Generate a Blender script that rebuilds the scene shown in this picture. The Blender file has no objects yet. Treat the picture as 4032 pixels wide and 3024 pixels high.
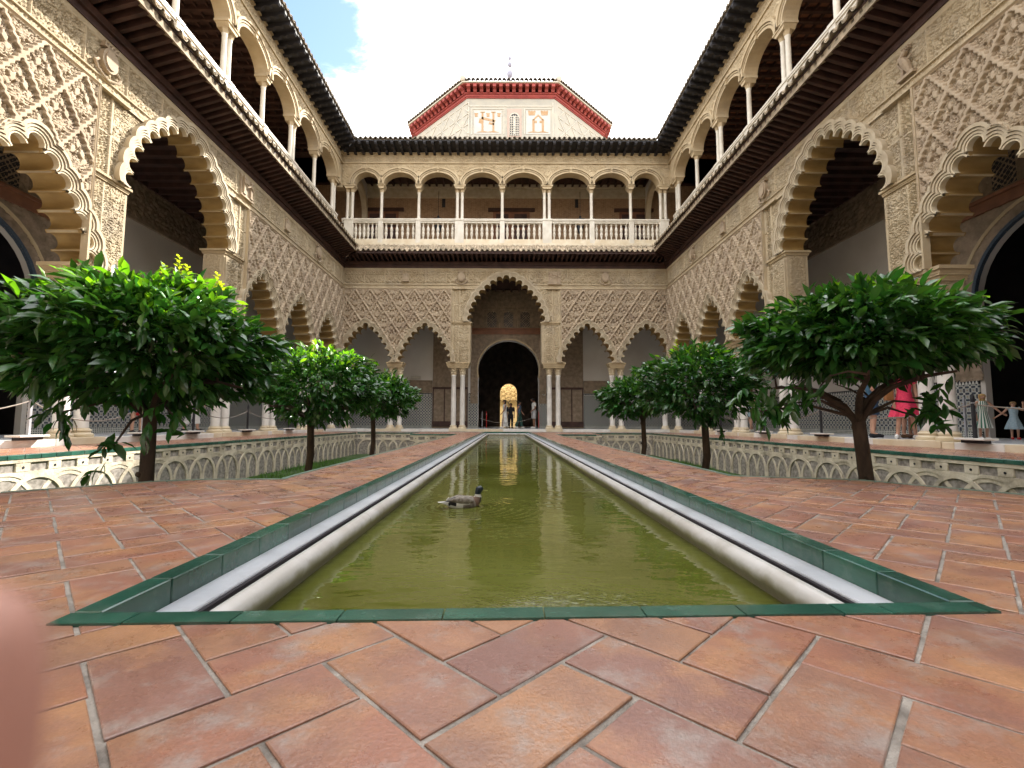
import bpy, math, random
import numpy as np
from mathutils import Vector, Matrix
from mathutils.geometry import tessellate_polygon
R = math.radians
rng = np.random.RandomState(7)
random.seed(7)
S = bpy.context.scene
COL = S.collection

# ---------------------------------------------------------------- camera
HC = 0.45
PITCH = math.atan(151 / 1850.0)
cam = bpy.data.cameras.new('camera')
cam_o = bpy.data.objects.new('camera', cam)
COL.objects.link(cam_o)
cam.sensor_width = 36
cam.lens = 36 * 1850 / 4032.0
cam.shift_x = 28 / 4032.0
cam.clip_start = 0.01
cam.clip_end = 3000
cp, sp = math.cos(PITCH), math.sin(PITCH)
ro = R(0.2)
Fw = Vector((0, cp, sp)); R0 = Vector((1, 0, 0)); U0 = Vector((0, -sp, cp))
Rt = R0 * math.cos(ro) + U0 * math.sin(ro)
Up = U0 * math.cos(ro) - R0 * math.sin(ro)
mw = Matrix(((Rt.x, Up.x, -Fw.x, 0), (Rt.y, Up.y, -Fw.y, 0), (Rt.z, Up.z, -Fw.z, HC), (0, 0, 0, 1)))
cam_o.matrix_world = mw
S.camera = cam_o
cam.dof.use_dof = True
cam.dof.focus_distance = 6.0
cam.dof.aperture_fstop = 10.0

# ---------------------------------------------------------------- sky and sun
SUN = Vector((1.0, 1.257, 1.32)).normalized()
w = bpy.data.worlds.new('World'); S.world = w; w.use_nodes = True
nt = w.node_tree; nt.nodes.clear()
def WN(t, **k):
    n = nt.nodes.new(t)
    for a, b in k.items(): setattr(n, a, b)
    return n
out = WN('ShaderNodeOutputWorld'); bg = WN('ShaderNodeBackground'); bg.inputs[1].default_value = 0.12
sky = WN('ShaderNodeTexSky', sky_type='NISHITA', sun_disc=False)
sky.sun_elevation = math.asin(SUN.z); sky.sun_rotation = math.atan2(SUN.x, SUN.y)
sky.air_density = 1.0; sky.dust_density = 0.6
tc = WN('ShaderNodeTexCoord')
mp = WN('ShaderNodeMapping'); mp.inputs['Scale'].default_value = (1.0, 1.0, 1.8)
nz = WN('ShaderNodeTexNoise'); nz.inputs['Scale'].default_value = 2.6; nz.inputs['Detail'].default_value = 9
nz.inputs['Roughness'].default_value = 0.62; nz.inputs['Distortion'].default_value = 0.5
nt.links.new(tc.outputs['Generated'], mp.inputs[0]); nt.links.new(mp.outputs[0], nz.inputs[0])
dist = WN('ShaderNodeVectorMath', operation='DISTANCE'); dist.inputs[1].default_value = (-0.44, 0.65, 0.62)
nt.links.new(tc.outputs['Generated'], dist.inputs[0])
ad = WN('ShaderNodeMapRange'); ad.inputs[1].default_value = 0.0; ad.inputs[2].default_value = 0.37
ad.inputs[3].default_value = -0.40; ad.inputs[4].default_value = 0.24
nt.links.new(dist.outputs['Value'], ad.inputs[0])
sm = WN('ShaderNodeMath', operation='ADD'); nt.links.new(nz.outputs[0], sm.inputs[0]); nt.links.new(ad.outputs[0], sm.inputs[1])
rp = WN('ShaderNodeMapRange'); rp.inputs[1].default_value = 0.42; rp.inputs[2].default_value = 0.62; rp.interpolation_type = 'SMOOTHSTEP'
nt.links.new(sm.outputs[0], rp.inputs[0])
mx = WN('ShaderNodeMixRGB'); mx.inputs[2].default_value = (10.5, 10.6, 10.9, 1)
nt.links.new(rp.outputs[0], mx.inputs[0]); nt.links.new(sky.outputs[0], mx.inputs[1]); nt.links.new(mx.outputs[0], bg.inputs[0])
nt.links.new(bg.outputs[0], out.inputs[0])
sl = bpy.data.lights.new('sun', 'SUN'); sl.energy = 4.3; sl.angle = R(0.8); sl.color = (1.0, 0.95, 0.86)
so = bpy.data.objects.new('sun', sl); COL.objects.link(so)
so.rotation_euler = (-SUN).to_track_quat('-Z', 'Y').to_euler()
S.view_settings.view_transform = 'Standard'; S.view_settings.look = 'None'
S.view_settings.exposure = 1.66; S.view_settings.gamma = 1
S.render.engine = 'CYCLES'
S.cycles.max_bounces = 8; S.cycles.diffuse_bounces = 5; S.cycles.glossy_bounces = 4; S.cycles.use_denoising = True
S.cycles.sample_clamp_indirect = 6.0

# ---------------------------------------------------------------- materials
def mat(name, c1, c2=None, scale=3.0, rough=0.8, bump=0.0, bscale=40.0, stain=None, sscale=0.7, samt=0.5,
        spec=0.3, rnd=0.0, coat=0.0, trans=0.0, stretch=(1, 1, 1), detail=6, huernd=0.0, rmix=0.0):
    m = bpy.data.materials.new(name); m.use_nodes = True
    n = m.node_tree; b = n.nodes['Principled BSDF']
    g = n.nodes.new('ShaderNodeNewGeometry')
    mpp = n.nodes.new('ShaderNodeMapping'); mpp.inputs['Scale'].default_value = stretch
    n.links.new(g.outputs['Position'], mpp.inputs[0])
    P = mpp.outputs[0]
    col = None
    c2 = c2 or tuple(x * 0.75 for x in c1)
    t = n.nodes.new('ShaderNodeTexNoise'); t.inputs['Scale'].default_value = scale; t.inputs['Detail'].default_value = detail
    n.links.new(P, t.inputs[0])
    r = n.nodes.new('ShaderNodeValToRGB'); r.color_ramp.elements[0].position = 0.35; r.color_ramp.elements[1].position = 0.68
    r.color_ramp.elements[0].color = (*c2, 1); r.color_ramp.elements[1].color = (*c1, 1)
    n.links.new(t.outputs[0], r.inputs[0]); col = r.outputs[0]
    if stain:
        t2 = n.nodes.new('ShaderNodeTexNoise'); t2.inputs['Scale'].default_value = sscale; t2.inputs['Detail'].default_value = 8
        t2.inputs['Roughness'].default_value = 0.7
        n.links.new(P, t2.inputs[0])
        r2 = n.nodes.new('ShaderNodeMapRange'); r2.inputs[1].default_value = 0.5; r2.inputs[2].default_value = 0.7
        r2.inputs[4].default_value = samt
        n.links.new(t2.outputs[0], r2.inputs[0])
        x = n.nodes.new('ShaderNodeMixRGB'); x.inputs[2].default_value = (*stain, 1)
        n.links.new(r2.outputs[0], x.inputs[0]); n.links.new(col, x.inputs[1]); col = x.outputs[0]
    if rnd or huernd:
        a = n.nodes.new('ShaderNodeAttribute'); a.attribute_name = 'rnd'
        hs = n.nodes.new('ShaderNodeHueSaturation')
        q = n.nodes.new('ShaderNodeMapRange'); q.inputs[3].default_value = 1 - rnd; q.inputs[4].default_value = 1 + rnd
        n.links.new(a.outputs['Fac'], q.inputs[0]); n.links.new(q.outputs[0], hs.inputs['Value'])
        if huernd:
            q2 = n.nodes.new('ShaderNodeMath'); q2.operation = 'MULTIPLY'; q2.inputs[1].default_value = 7.31
            q3 = n.nodes.new('ShaderNodeMath'); q3.operation = 'FRACT'
            q4 = n.nodes.new('ShaderNodeMapRange'); q4.inputs[3].default_value = 0.5 - huernd; q4.inputs[4].default_value = 0.5 + huernd
            n.links.new(a.outputs['Fac'], q2.inputs[0]); n.links.new(q2.outputs[0], q3.inputs[0]); n.links.new(q3.outputs[0], q4.inputs[0])
            n.links.new(q4.outputs[0], hs.inputs['Hue'])
        n.links.new(col, hs.inputs['Color']); col = hs.outputs[0]
    n.links.new(col, b.inputs['Base Color'])
    b.inputs['Roughness'].default_value = rough
    b.inputs['Specular IOR Level'].default_value = spec
    if rmix:
        q = n.nodes.new('ShaderNodeMapRange'); q.inputs[1].default_value = .3; q.inputs[2].default_value = .7
        q.inputs[3].default_value = rough - rmix; q.inputs[4].default_value = rough + rmix
        n.links.new(t.outputs[0], q.inputs[0]); n.links.new(q.outputs[0], b.inputs['Roughness'])
    if coat: b.inputs['Coat Weight'].default_value = coat; b.inputs['Coat Roughness'].default_value = 0.08
    if bump:
        t3 = n.nodes.new('ShaderNodeTexNoise'); t3.inputs['Scale'].default_value = bscale; t3.inputs['Detail'].default_value = 5
        n.links.new(P, t3.inputs[0])
        bm = n.nodes.new('ShaderNodeBump'); bm.inputs['Strength'].default_value = bump; bm.inputs['Distance'].default_value = 0.01
        n.links.new(t3.outputs[0], bm.inputs['Height']); n.links.new(bm.outputs[0], b.inputs['Normal'])
    if trans:
        o = n.nodes['Material Output']; ts = n.nodes.new('ShaderNodeBsdfTranslucent'); ms = n.nodes.new('ShaderNodeMixShader')
        ms.inputs[0].default_value = trans
        gm = n.nodes.new('ShaderNodeMixRGB'); gm.blend_type = 'MULTIPLY'; gm.inputs[0].default_value = 1; gm.inputs[2].default_value = (2.3, 2.4, 0.7, 1)
        n.links.new(col, gm.inputs[1]); n.links.new(gm.outputs[0], ts.inputs[0])
        n.links.new(b.outputs[0], ms.inputs[1]); n.links.new(ts.outputs[0], ms.inputs[2]); n.links.new(ms.outputs[0], o.inputs[0])
    return m

ST = mat('stucco', (.51, .42, .285), (.41, .325, .21), 2.0, .85, .5, 60, stain=(.32, .27, .21), sscale=.9, samt=.7)
STR = mat('stucco_reddish', (.48, .385, .275), (.38, .295, .205), 3.0, .85, .5, 60, stain=(.27, .20, .15), sscale=1.3, samt=.6)
STA = mat('stucco_moulding', (.53, .45, .325), (.43, .35, .24), 4.0, .8, .3, 50, stain=(.32, .25, .17), sscale=1.5, samt=.5)
STW = mat('stucco_pale', (.62, .54, .40), (.52, .43, .29), 4.0, .8, .3, 50)
OCH = mat('ochre_soffit', (.40, .27, .105), (.30, .195, .075), 2.5, .6, .3, 12, stretch=(1, 1, 3))
STONE = mat('gallery_stone', (.51, .405, .255), (.41, .315, .19), 2.0, .8, .4, 50, stain=(.30, .24, .17), sscale=.8, samt=.6)
MARB = mat('white_marble', (.74, .72, .68), (.60, .57, .53), 3.0, .35, .1, 30, spec=.5)
def waterline(m):
    n = m.node_tree; b = n.nodes['Principled BSDF']; lk = b.inputs['Base Color'].links[0]; src = lk.from_socket
    g = n.nodes.new('ShaderNodeNewGeometry'); sx = n.nodes.new('ShaderNodeSeparateXYZ'); n.links.new(g.outputs['Position'], sx.inputs[0])
    t = n.nodes.new('ShaderNodeTexNoise'); t.inputs['Scale'].default_value = 9; t.inputs['Detail'].default_value = 8; n.links.new(g.outputs['Position'], t.inputs[0])
    a = n.nodes.new('ShaderNodeMath'); a.operation = 'MULTIPLY_ADD'; a.inputs[1].default_value = .07; n.links.new(t.outputs[0], a.inputs[0]); n.links.new(sx.outputs[2], a.inputs[2])
    r = n.nodes.new('ShaderNodeMapRange'); r.inputs[1].default_value = -.066; r.inputs[2].default_value = -.098; r.inputs[4].default_value = .85; n.links.new(a.outputs[0], r.inputs[0])
    x = n.nodes.new('ShaderNodeMixRGB'); x.inputs[2].default_value = (.19, .165, .105, 1); n.links.new(r.outputs[0], x.inputs[0]); n.links.new(src, x.inputs[1]); n.links.new(x.outputs[0], b.inputs['Base Color'])
MARC = mat('cream_marble', (.66, .61, .52), (.54, .49, .40), 3.0, .45, .1, 30)
MARW = mat('warm_marble', (.68, .60, .46), (.58, .48, .33), 3.0, .5, .2, 30, stain=(.5, .40, .27), samt=.4)
MARG = mat('grey_marble', (.56, .58, .62), (.44, .46, .50), 4.0, .30, .25, 25, stain=(.34, .34, .34), sscale=2.5, samt=.6, spec=.5)
KERB = mat('stained_marble_kerb', (.60, .59, .58), (.48, .46, .43), 4.0, .3, .2, 25, stain=(.30, .27, .22), sscale=3.5, samt=.5, spec=.5)
waterline(KERB)
WOOD = mat('dark_wood', (.080, .040, .032), (.042, .022, .018), 3.0, .6, .4, 30, stretch=(1, 1, 1))
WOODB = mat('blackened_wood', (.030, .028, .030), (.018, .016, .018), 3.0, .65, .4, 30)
WOODR = mat('brown_wood', (.24, .105, .055), (.15, .065, .035), 3.0, .6, .3, 30)
TILE = mat('clay_roof_tile', (.46, .37, .26), (.28, .22, .15), 5.0, .85, .6, 40, stain=(.085, .085, .05), sscale=3.0, samt=.85, rnd=.25)
TILED = mat('weathered_roof_tile', (.30, .24, .17), (.16, .13, .095), 5.0, .85, .6, 40, stain=(.05, .05, .035), sscale=3.0, samt=.8, rnd=.2)
def terracotta():
    m = bpy.data.materials.new('terracotta'); m.use_nodes = True
    n = m.node_tree; b = n.nodes['Principled BSDF']; g = n.nodes.new('ShaderNodeNewGeometry'); P = g.outputs['Position']
    def N(t, **k):
        q = n.nodes.new(t)
        for a, c in k.items(): setattr(q, a, c)
        return q
    def noise(sc, det=6, ro=.6, off=None):
        t = N('ShaderNodeTexNoise'); t.inputs['Scale'].default_value = sc; t.inputs['Detail'].default_value = det; t.inputs['Roughness'].default_value = ro
        if off: 
            v = N('ShaderNodeVectorMath', operation='ADD'); n.links.new(P, v.inputs[0]); n.links.new(off, v.inputs[1]); n.links.new(v.outputs[0], t.inputs[0])
        else: n.links.new(P, t.inputs[0])
        return t.outputs[0]
    def rng_(v, a, c, lo=0., hi=1.):
        q = N('ShaderNodeMapRange'); q.inputs[1].default_value = a; q.inputs[2].default_value = c; q.inputs[3].default_value = lo; q.inputs[4].default_value = hi; n.links.new(v, q.inputs[0]); return q.outputs[0]
    def mix(f, a, c, bt='MIX'):
        q = N('ShaderNodeMixRGB', blend_type=bt)
        for i_, v in ((0, f), (1, a), (2, c)):
            if isinstance(v, (int, float)): q.inputs[i_].default_value = v
            elif isinstance(v, tuple): q.inputs[i_].default_value = (*v, 1)
            else: n.links.new(v, q.inputs[i_])
        return q.outputs[0]
    at = N('ShaderNodeAttribute'); at.attribute_name = 'rnd'; rv = at.outputs['Fac']
    off = N('ShaderNodeCombineXYZ')
    for k in (0, 1, 2):
        q = N('ShaderNodeMath', operation='MULTIPLY'); q.inputs[1].default_value = 37.0 + 11 * k; n.links.new(rv, q.inputs[0]); n.links.new(q.outputs[0], off.inputs[k])
    O = off.outputs[0]
    r = N('ShaderNodeValToRGB'); e = r.color_ramp.elements; e[0].color = (.265, .140, .112, 1); e[1].color = (.42, .215, .105, 1)
    for p, c in ((.28, (.33, .145, .098)), (.5, (.385, .165, .095)), (.75, (.345, .165, .118))): q = e.new(p); q.color = (*c, 1)
    n.links.new(rv, r.inputs[0])
    c = r.outputs[0]
    c = mix(rng_(noise(4.5, 5, .6, O), .45, .62), c, (.46, .23, .115))          # orange firing flashes
    c = mix(rng_(noise(3.2, 5, .6, O), .57, .40, 0, .55), c, (.20, .105, .09))    # purple cores
    c = mix(rng_(noise(7.0, 10, .72, O), .52, .68, 0, .8), c, (.37, .31, .28))    # worn lime bloom
    c = mix(rng_(noise(34, 8, .75, O), .60, .74, 0, .55), c, (.46, .39, .34))     # scuffs
    c = mix(rng_(noise(160, 3, .6), .35, .70), mix(1.0, c, (.80, .80, .80), 'MULTIPLY'), c)
    n.links.new(c, b.inputs['Base Color'])
    n.links.new(rng_(noise(6, 8, .7, O), .35, .65, .20, .44), b.inputs['Roughness']); b.inputs['Specular IOR Level'].default_value = .6
    bm = N('ShaderNodeBump'); bm.inputs['Strength'].default_value = .35; bm.inputs['Distance'].default_value = .004
    ad = N('ShaderNodeMath', operation='ADD'); n.links.new(noise(14, 8, .6, O), ad.inputs[0]); n.links.new(noise(120, 4, .7), ad.inputs[1])
    n.links.new(ad.outputs[0], bm.inputs['Height']); n.links.new(bm.outputs[0], b.inputs['Normal'])
    return m
TERRA = terracotta()
GROUT = mat('grout', (.40, .36, .32), (.17, .15, .13), 14.0, .9, .6, 120)
GREEN = mat('green_glaze', (.030, .105, .074), (.016, .066, .047), 6.0, .22, .12, 30, stain=(.10, .155, .13), sscale=9.0, samt=.55, spec=.6, rnd=.25, coat=.3)
GARD = mat('old_plaster_wall', (.66, .59, .47), (.52, .45, .34), 5.0, .9, .9, 25, stain=(.17, .14, .10), sscale=2.2, samt=.8)
GARDB = mat('shaded_recess', (.34, .265, .18), (.21, .16, .105), 8.0, .9, 1.0, 18, stain=(.15, .12, .09), sscale=3.0, samt=.7, stretch=(1, 1, 3))  # recess backs coloured darker than the plaster to deepen shade between the ribs
GRASS = mat('grass_ground', (.06, .10, .03), (.035, .06, .02), 8.0, .95, 1.0, 60)
BLADE = mat('grass_blade', (.07, .15, .03), (.04, .10, .02), 3.0, .6, rnd=.3, trans=.3)
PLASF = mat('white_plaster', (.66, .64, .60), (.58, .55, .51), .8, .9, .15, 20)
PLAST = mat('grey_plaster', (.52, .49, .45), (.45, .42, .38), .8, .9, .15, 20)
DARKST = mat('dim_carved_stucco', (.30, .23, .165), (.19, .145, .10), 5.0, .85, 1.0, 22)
BRICK = None
BARK = mat('bark', (.085, .055, .038), (.04, .027, .02), 12.0, .9, .9, 40, stretch=(1, 1, .4))
LEAF = mat('orange_leaf', (.042, .125, .028), (.022, .080, .018), 2.0, .27, .15, 30, spec=.7, rnd=.45, huernd=.02, trans=.22)
YOUNG = mat('young_leaf', (.13, .28, .02), (.09, .21, .015), 2.0, .4, spec=.5, rnd=.25, huernd=.015, trans=.45)
BUD = mat('pale_new_shoot', (.42, .46, .05), (.30, .36, .04), 2.0, .5, rnd=.2, trans=.4)
RED = mat('red_cornice', (.29, .055, .042), (.22, .042, .036), 3.0, .75, .3, 30)
TOWER = mat('painted_plaster', (.40, .365, .29), (.33, .31, .26), 1.6, .9, .2, 20, stain=(.27, .27, .24), sscale=2.0, samt=.6)
TOWL = mat('pale_plaster_band', (.52, .48, .40), (.46, .42, .34), 2.0, .9)
PAINTO = mat('ochre_paint', (.34, .20, .10), (.38, .26, .15), 4.0, .9)
PINKP = mat('pink_plaster', (.42, .31, .25), (.38, .29, .24), 4.0, .9)
IRON = mat('dark_iron', (.035, .035, .04), (.02, .02, .025), 4.0, .5)
STEEL = mat('brushed_steel', (.40, .40, .42), (.30, .30, .32), 4.0, .35)
ROPE = mat('rope', (.30, .26, .22), (.2, .17, .15), 20, .9)
REDP = mat('red_paint', (.55, .02, .02), (.42, .015, .015), 4.0, .4)
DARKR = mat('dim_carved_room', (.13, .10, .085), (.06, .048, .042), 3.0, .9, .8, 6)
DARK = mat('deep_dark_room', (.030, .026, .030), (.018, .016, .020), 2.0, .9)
GOLD = mat('gold_carved_wall', (.60, .47, .25), (.26, .18, .08), 9.0, .8, 1.0, 20)
CREAM = mat('cream_wall', (.72, .60, .36), (.66, .54, .32), 1.0, .9)

BLUEG = mat('blue_glaze_rim', (.05, .075, .11), (.03, .045, .06), 30, .5, .4, 60)
def brickmat(name, c1, c2, cm, scale, bw, bh, axis='XZ', rough=.9, off=.5, msz=.012, bump=.5, spec=.2, vert=None):
    m = bpy.data.materials.new(name); m.use_nodes = True
    n = m.node_tree; b = n.nodes['Principled BSDF']; g = n.nodes.new('ShaderNodeNewGeometry')
    sx = n.nodes.new('ShaderNodeSeparateXYZ'); n.links.new(g.outputs['Position'], sx.inputs[0])
    cx = n.nodes.new('ShaderNodeCombineXYZ')
    if axis == 'XZ':
        a = n.nodes.new('ShaderNodeMath'); a.operation = 'ADD'
        n.links.new(sx.outputs[0], a.inputs[0]); n.links.new(sx.outputs[1], a.inputs[1])
        n.links.new(a.outputs[0], cx.inputs[0]); n.links.new(sx.outputs[2], cx.inputs[1])
    else:
        n.links.new(sx.outputs[0], cx.inputs[0]); n.links.new(sx.outputs[1], cx.inputs[1])
    t = n.nodes.new('ShaderNodeTexBrick'); t.inputs['Scale'].default_value = 1
    t.inputs['Brick Width'].default_value = bw; t.inputs['Row Height'].default_value = bh; t.inputs['Mortar Size'].default_value = msz
    t.inputs['Color1'].default_value = (*c1, 1); t.inputs['Color2'].default_value = (*c2, 1); t.inputs['Mortar'].default_value = (*cm, 1)
    t.offset = off
    n.links.new(cx.outputs[0], t.inputs[0])
    tn = n.nodes.new('ShaderNodeTexNoise'); tn.inputs['Scale'].default_value = 6; tn.inputs['Detail'].default_value = 6
    n.links.new(g.outputs['Position'], tn.inputs[0])
    mr = n.nodes.new('ShaderNodeMapRange'); mr.inputs[3].default_value = .6; mr.inputs[4].default_value = 1.35
    n.links.new(tn.outputs[0], mr.inputs[0])
    mm = n.nodes.new('ShaderNodeMixRGB'); mm.blend_type = 'MULTIPLY'; mm.inputs[0].default_value = 1
    n.links.new(t.outputs['Color'], mm.inputs[1]); n.links.new(mr.outputs[0], mm.inputs[2])
    n.links.new(mm.outputs[0], b.inputs['Base Color']); b.inputs['Roughness'].default_value = rough
    b.inputs['Specular IOR Level'].default_value = spec
    bm = n.nodes.new('ShaderNodeBump'); bm.inputs['Strength'].default_value = bump; bm.inputs['Distance'].default_value = .01; bm.invert = True
    n.links.new(t.outputs['Fac'], bm.inputs['Height']); n.links.new(bm.outputs[0], b.inputs['Normal'])
    return m
BRICK = brickmat('thin_brick', (.34, .20, .11), (.28, .155, .085), (.40, .30, .20), 1, .26, .055)
MFLOOR = brickmat('marble_floor', (.56, .58, .61), (.66, .67, .69), (.30, .30, .31), 1, .9, .6, 'XY', rough=.25, msz=.006, bump=.1, spec=.5)

def azulejo():
    m = bpy.data.materials.new('azulejo_mosaic'); m.use_nodes = True
    n = m.node_tree; b = n.nodes['Principled BSDF']; g = n.nodes.new('ShaderNodeNewGeometry')
    def N(t, **k):
        q = n.nodes.new(t)
        for a, c in k.items(): setattr(q, a, c)
        return q
    sx = N('ShaderNodeSeparateXYZ'); n.links.new(g.outputs['Position'], sx.inputs[0])
    def math_(op, a, c=None):
        q = N('ShaderNodeMath', operation=op)
        for i, v in enumerate((a, c)):
            if v is None: continue
            if isinstance(v, (int, float)): q.inputs[i].default_value = v
            else: n.links.new(v, q.inputs[i])
        return q.outputs[0]
    U = math_('ADD', sx.outputs[0], sx.outputs[1]); V = sx.outputs[2]
    k = 2 * math.pi / 0.16
    def cs(v, f): return math_('COSINE', math_('MULTIPLY', v, f))
    # eight fold star field: product and sum of waves at 0, 45, 90, 135 degrees
    d1 = math_('MULTIPLY', math_('ADD', U, V), .7071); d2 = math_('MULTIPLY', math_('SUBTRACT', U, V), .7071)
    s = math_('ADD', math_('ADD', cs(U, k), cs(V, k)), math_('ADD', cs(d1, k * 1.4142), cs(d2, k * 1.4142)))
    r = N('ShaderNodeValToRGB'); r.color_ramp.interpolation = 'CONSTANT'
    e = r.color_ramp.elements; e[0].position = 0; e[0].color = (.02, .03, .05, 1); e[1].position = .30; e[1].color = (.42, .42, .38, 1)
    for p, c in ((.47, (.03, .04, .045, 1)), (.53, (.45, .45, .42, 1)), (.66, (.05, .12, .10, 1)), (.76, (.46, .46, .42, 1)), (.9, (.22, .11, .04, 1))):
        q = e.new(p); q.color = c
    mr = N('ShaderNodeMapRange'); mr.inputs[1].default_value = -2.5; mr.inputs[2].default_value = 4
    n.links.new(s, mr.inputs[0]); n.links.new(mr.outputs[0], r.inputs[0])
    n.links.new(r.outputs[0], b.inputs['Base Color']); b.inputs['Roughness'].default_value = .35
    return m
AZU = azulejo()
AZB = brickmat('azulejo_border', (.03, .035, .045), (.05, .09, .08), (.5, .5, .46), 1, .06, .055, rough=.35, off=0, msz=.013, bump=.1)
AZW = mat('white_glazed_tile', (.60, .60, .56), None, 5, .3)
AZK = mat('black_glazed_tile', (.02, .022, .03), None, 5, .3)

# ---------------------------------------------------------------- mesh helpers
class MB:
    def __init__(s): s.v = []; s.f = []; s.r = []; s.cur = 0.5
    def add(s, vs, fs, r=None):
        o = len(s.v); s.v += [tuple(v) for v in vs]; s.f += [tuple(i + o for i in f) for f in fs]
        s.r += [s.cur if r is None else r] * len(vs)
    def box(s, x0, x1, y0, y1, z0, z1, r=None):
        if x0 > x1: x0, x1 = x1, x0
        if y0 > y1: y0, y1 = y1, y0
        if z0 > z1: z0, z1 = z1, z0
        s.add([(x0, y0, z0), (x1, y0, z0), (x1, y1, z0), (x0, y1, z0), (x0, y0, z1), (x1, y0, z1), (x1, y1, z1), (x0, y1, z1)],
              [(0, 3, 2, 1), (4, 5, 6, 7), (0, 1, 5, 4), (1, 2, 6, 5), (2, 3, 7, 6), (3, 0, 4, 7)], r)
    def bbox(s, x0, x1, y0, y1, z0, z1, b=.005, r=None):      # box with chamfered edges
        vs = []; c = [(x0, x1), (y0, y1), (z0, z1)]
        idx = {}
        for i in range(8):
            sg = [(i >> k) & 1 for k in range(3)]
            for a in range(3):
                p = []
                for k in range(3):
                    v = c[k][sg[k]]
                    if k != a: v += b if sg[k] == 0 else -b
                    p.append(v)
                idx[(i, a)] = len(vs); vs.append(p)
        fs = []
        def q(*t): fs.append(t)
        for a in range(3):
            u, v = (a + 1) % 3, (a + 2) % 3
            for sd in (0, 1):
                L = [(0, 0), (1, 0), (1, 1), (0, 1)]
                ids = [idx[((sd << a) | (m << u) | (n << v), a)] for m, n in L]
                q(*(ids if sd else ids[::-1]))
        for a in range(3):
            u, v = (a + 1) % 3, (a + 2) % 3
            for m in (0, 1):
                for n in (0, 1):
                    i0 = (m << u) | (n << v); i1 = i0 | (1 << a)
                    f = [idx[(i0, u)], idx[(i1, u)], idx[(i1, v)], idx[(i0, v)]]
                    if m == n: f = f[::-1]
                    q(*f)
        for i in range(8):
            sg = sum((i >> k) & 1 for k in range(3))
            f = [idx[(i, 0)], idx[(i, 1)], idx[(i, 2)]]
            if sg % 2 == 0: f = f[::-1]
            q(*f)
        s.add(vs, fs, r)
    def tube(s, pts, rad, n=8, cap=True, r=None):
        pts = [Vector(p) for p in pts]
        if isinstance(rad, (int, float)): rad = [rad] * len(pts)
        vs = []; fs = []
        up = Vector((0, 0, 1))
        prev = None
        for i, p in enumerate(pts):
            d = (pts[min(i + 1, len(pts) - 1)] - pts[max(i - 1, 0)]).normalized()
            if prev is None:
                a = d.cross(up)
                if a.length < 1e-3: a = d.cross(Vector((1, 0, 0)))
            else: a = prev - d * prev.dot(d)
            a.normalize(); prev = a; b = d.cross(a)
            for k in range(n):
                t = 2 * math.pi * k / n
                vs.append(p + (a * math.cos(t) + b * math.sin(t)) * rad[i])
        for i in range(len(pts) - 1):
            for k in range(n):
                k2 = (k + 1) % n
                fs.append((i * n + k, i * n + k2, (i + 1) * n + k2, (i + 1) * n + k))
        if cap:
            fs.append(tuple(range(n - 1, -1, -1))); fs.append(tuple((len(pts) - 1) * n + k for k in range(n)))
        s.add(vs, fs, r)
    def lathe(s, prof, n=20, c=(0, 0), sq=False, r=None, mod=None):
        vs = []; fs = []
        for i, (rr, z) in enumerate(prof):
            for k in range(n):
                t = 2 * math.pi * k / n
                q = rr
                if mod: q = mod(rr, z, t)
                vs.append((c[0] + q * math.cos(t), c[1] + q * math.sin(t), z))
        for i in range(len(prof) - 1):
            for k in range(n):
                k2 = (k + 1) % n
                fs.append((i * n + k, i * n + k2, (i + 1) * n + k2, (i + 1) * n + k))
        fs.append(tuple(range(n - 1, -1, -1))); fs.append(tuple((len(prof) - 1) * n + k for k in range(n)))
        s.add(vs, fs, r)
    def prism(s, poly, y0, y1, r=None):      # polygon in x,z swept along y (y0 is the front)
        n = len(poly)
        tris = tessellate_polygon([[Vector((p[0], p[1], 0)) for p in poly]])
        ar = sum(poly[i][0] * poly[(i + 1) % n][1] - poly[(i + 1) % n][0] * poly[i][1] for i in range(n))
        vs = [(p[0], y0, p[1]) for p in poly] + [(p[0], y1, p[1]) for p in poly]
        fs = []
        for a, b, c in tris:
            A, B, C = poly[a], poly[b], poly[c]
            o = (B[0] - A[0]) * (C[1] - A[1]) - (C[0] - A[0]) * (B[1] - A[1])
            if o < 0: b, c = c, b
            fs.append((a, b, c)); fs.append((a + n, c + n, b + n))
        for i in range(n):
            j = (i + 1) % n
            f = (i, i + n, j + n, j)
            fs.append(f if ar > 0 else f[::-1])
        s.add(vs, fs, r)
    def flat(s, poly, z0, z1, r=None):       # polygon in x,y extruded in z
        o = len(s.v); t = MB(); t.prism(poly, 0, 1)
        vs = [(v[0], v[2], z1 if v[1] == 0 else z0) for v in t.v]
        s.add(vs, t.f, r)
    def xf(s, M):
        s.v = [tuple(M @ Vector(v)) for v in s.v]; return s
    def mesh(s, name, material, m=1, smooth=False):
        me = bpy.data.meshes.new(name)
        v = s.v if m == 1 else [(-a, b, c) for a, b, c in s.v]
        f = s.f if m == 1 else [q[::-1] for q in s.f]
        me.from_pydata(v, [], f)
        mats = material if isinstance(material, (list, tuple)) else [material]
        for q in mats: me.materials.append(q)
        at = me.attributes.new('rnd', 'FLOAT', 'POINT'); at.data.foreach_set('value', s.r)
        if smooth:
            me.polygons.foreach_set('use_smooth', [True] * len(f))
            try: me.set_sharp_from_angle(angle=R(38))
            except Exception: pass
        me.update(); return me
    def build(s, name, material, parent=None, m=1, smooth=False, loc=None, rotz=0):
        return link(name, s.mesh(name, material, m, smooth), parent, loc, rotz)

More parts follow.
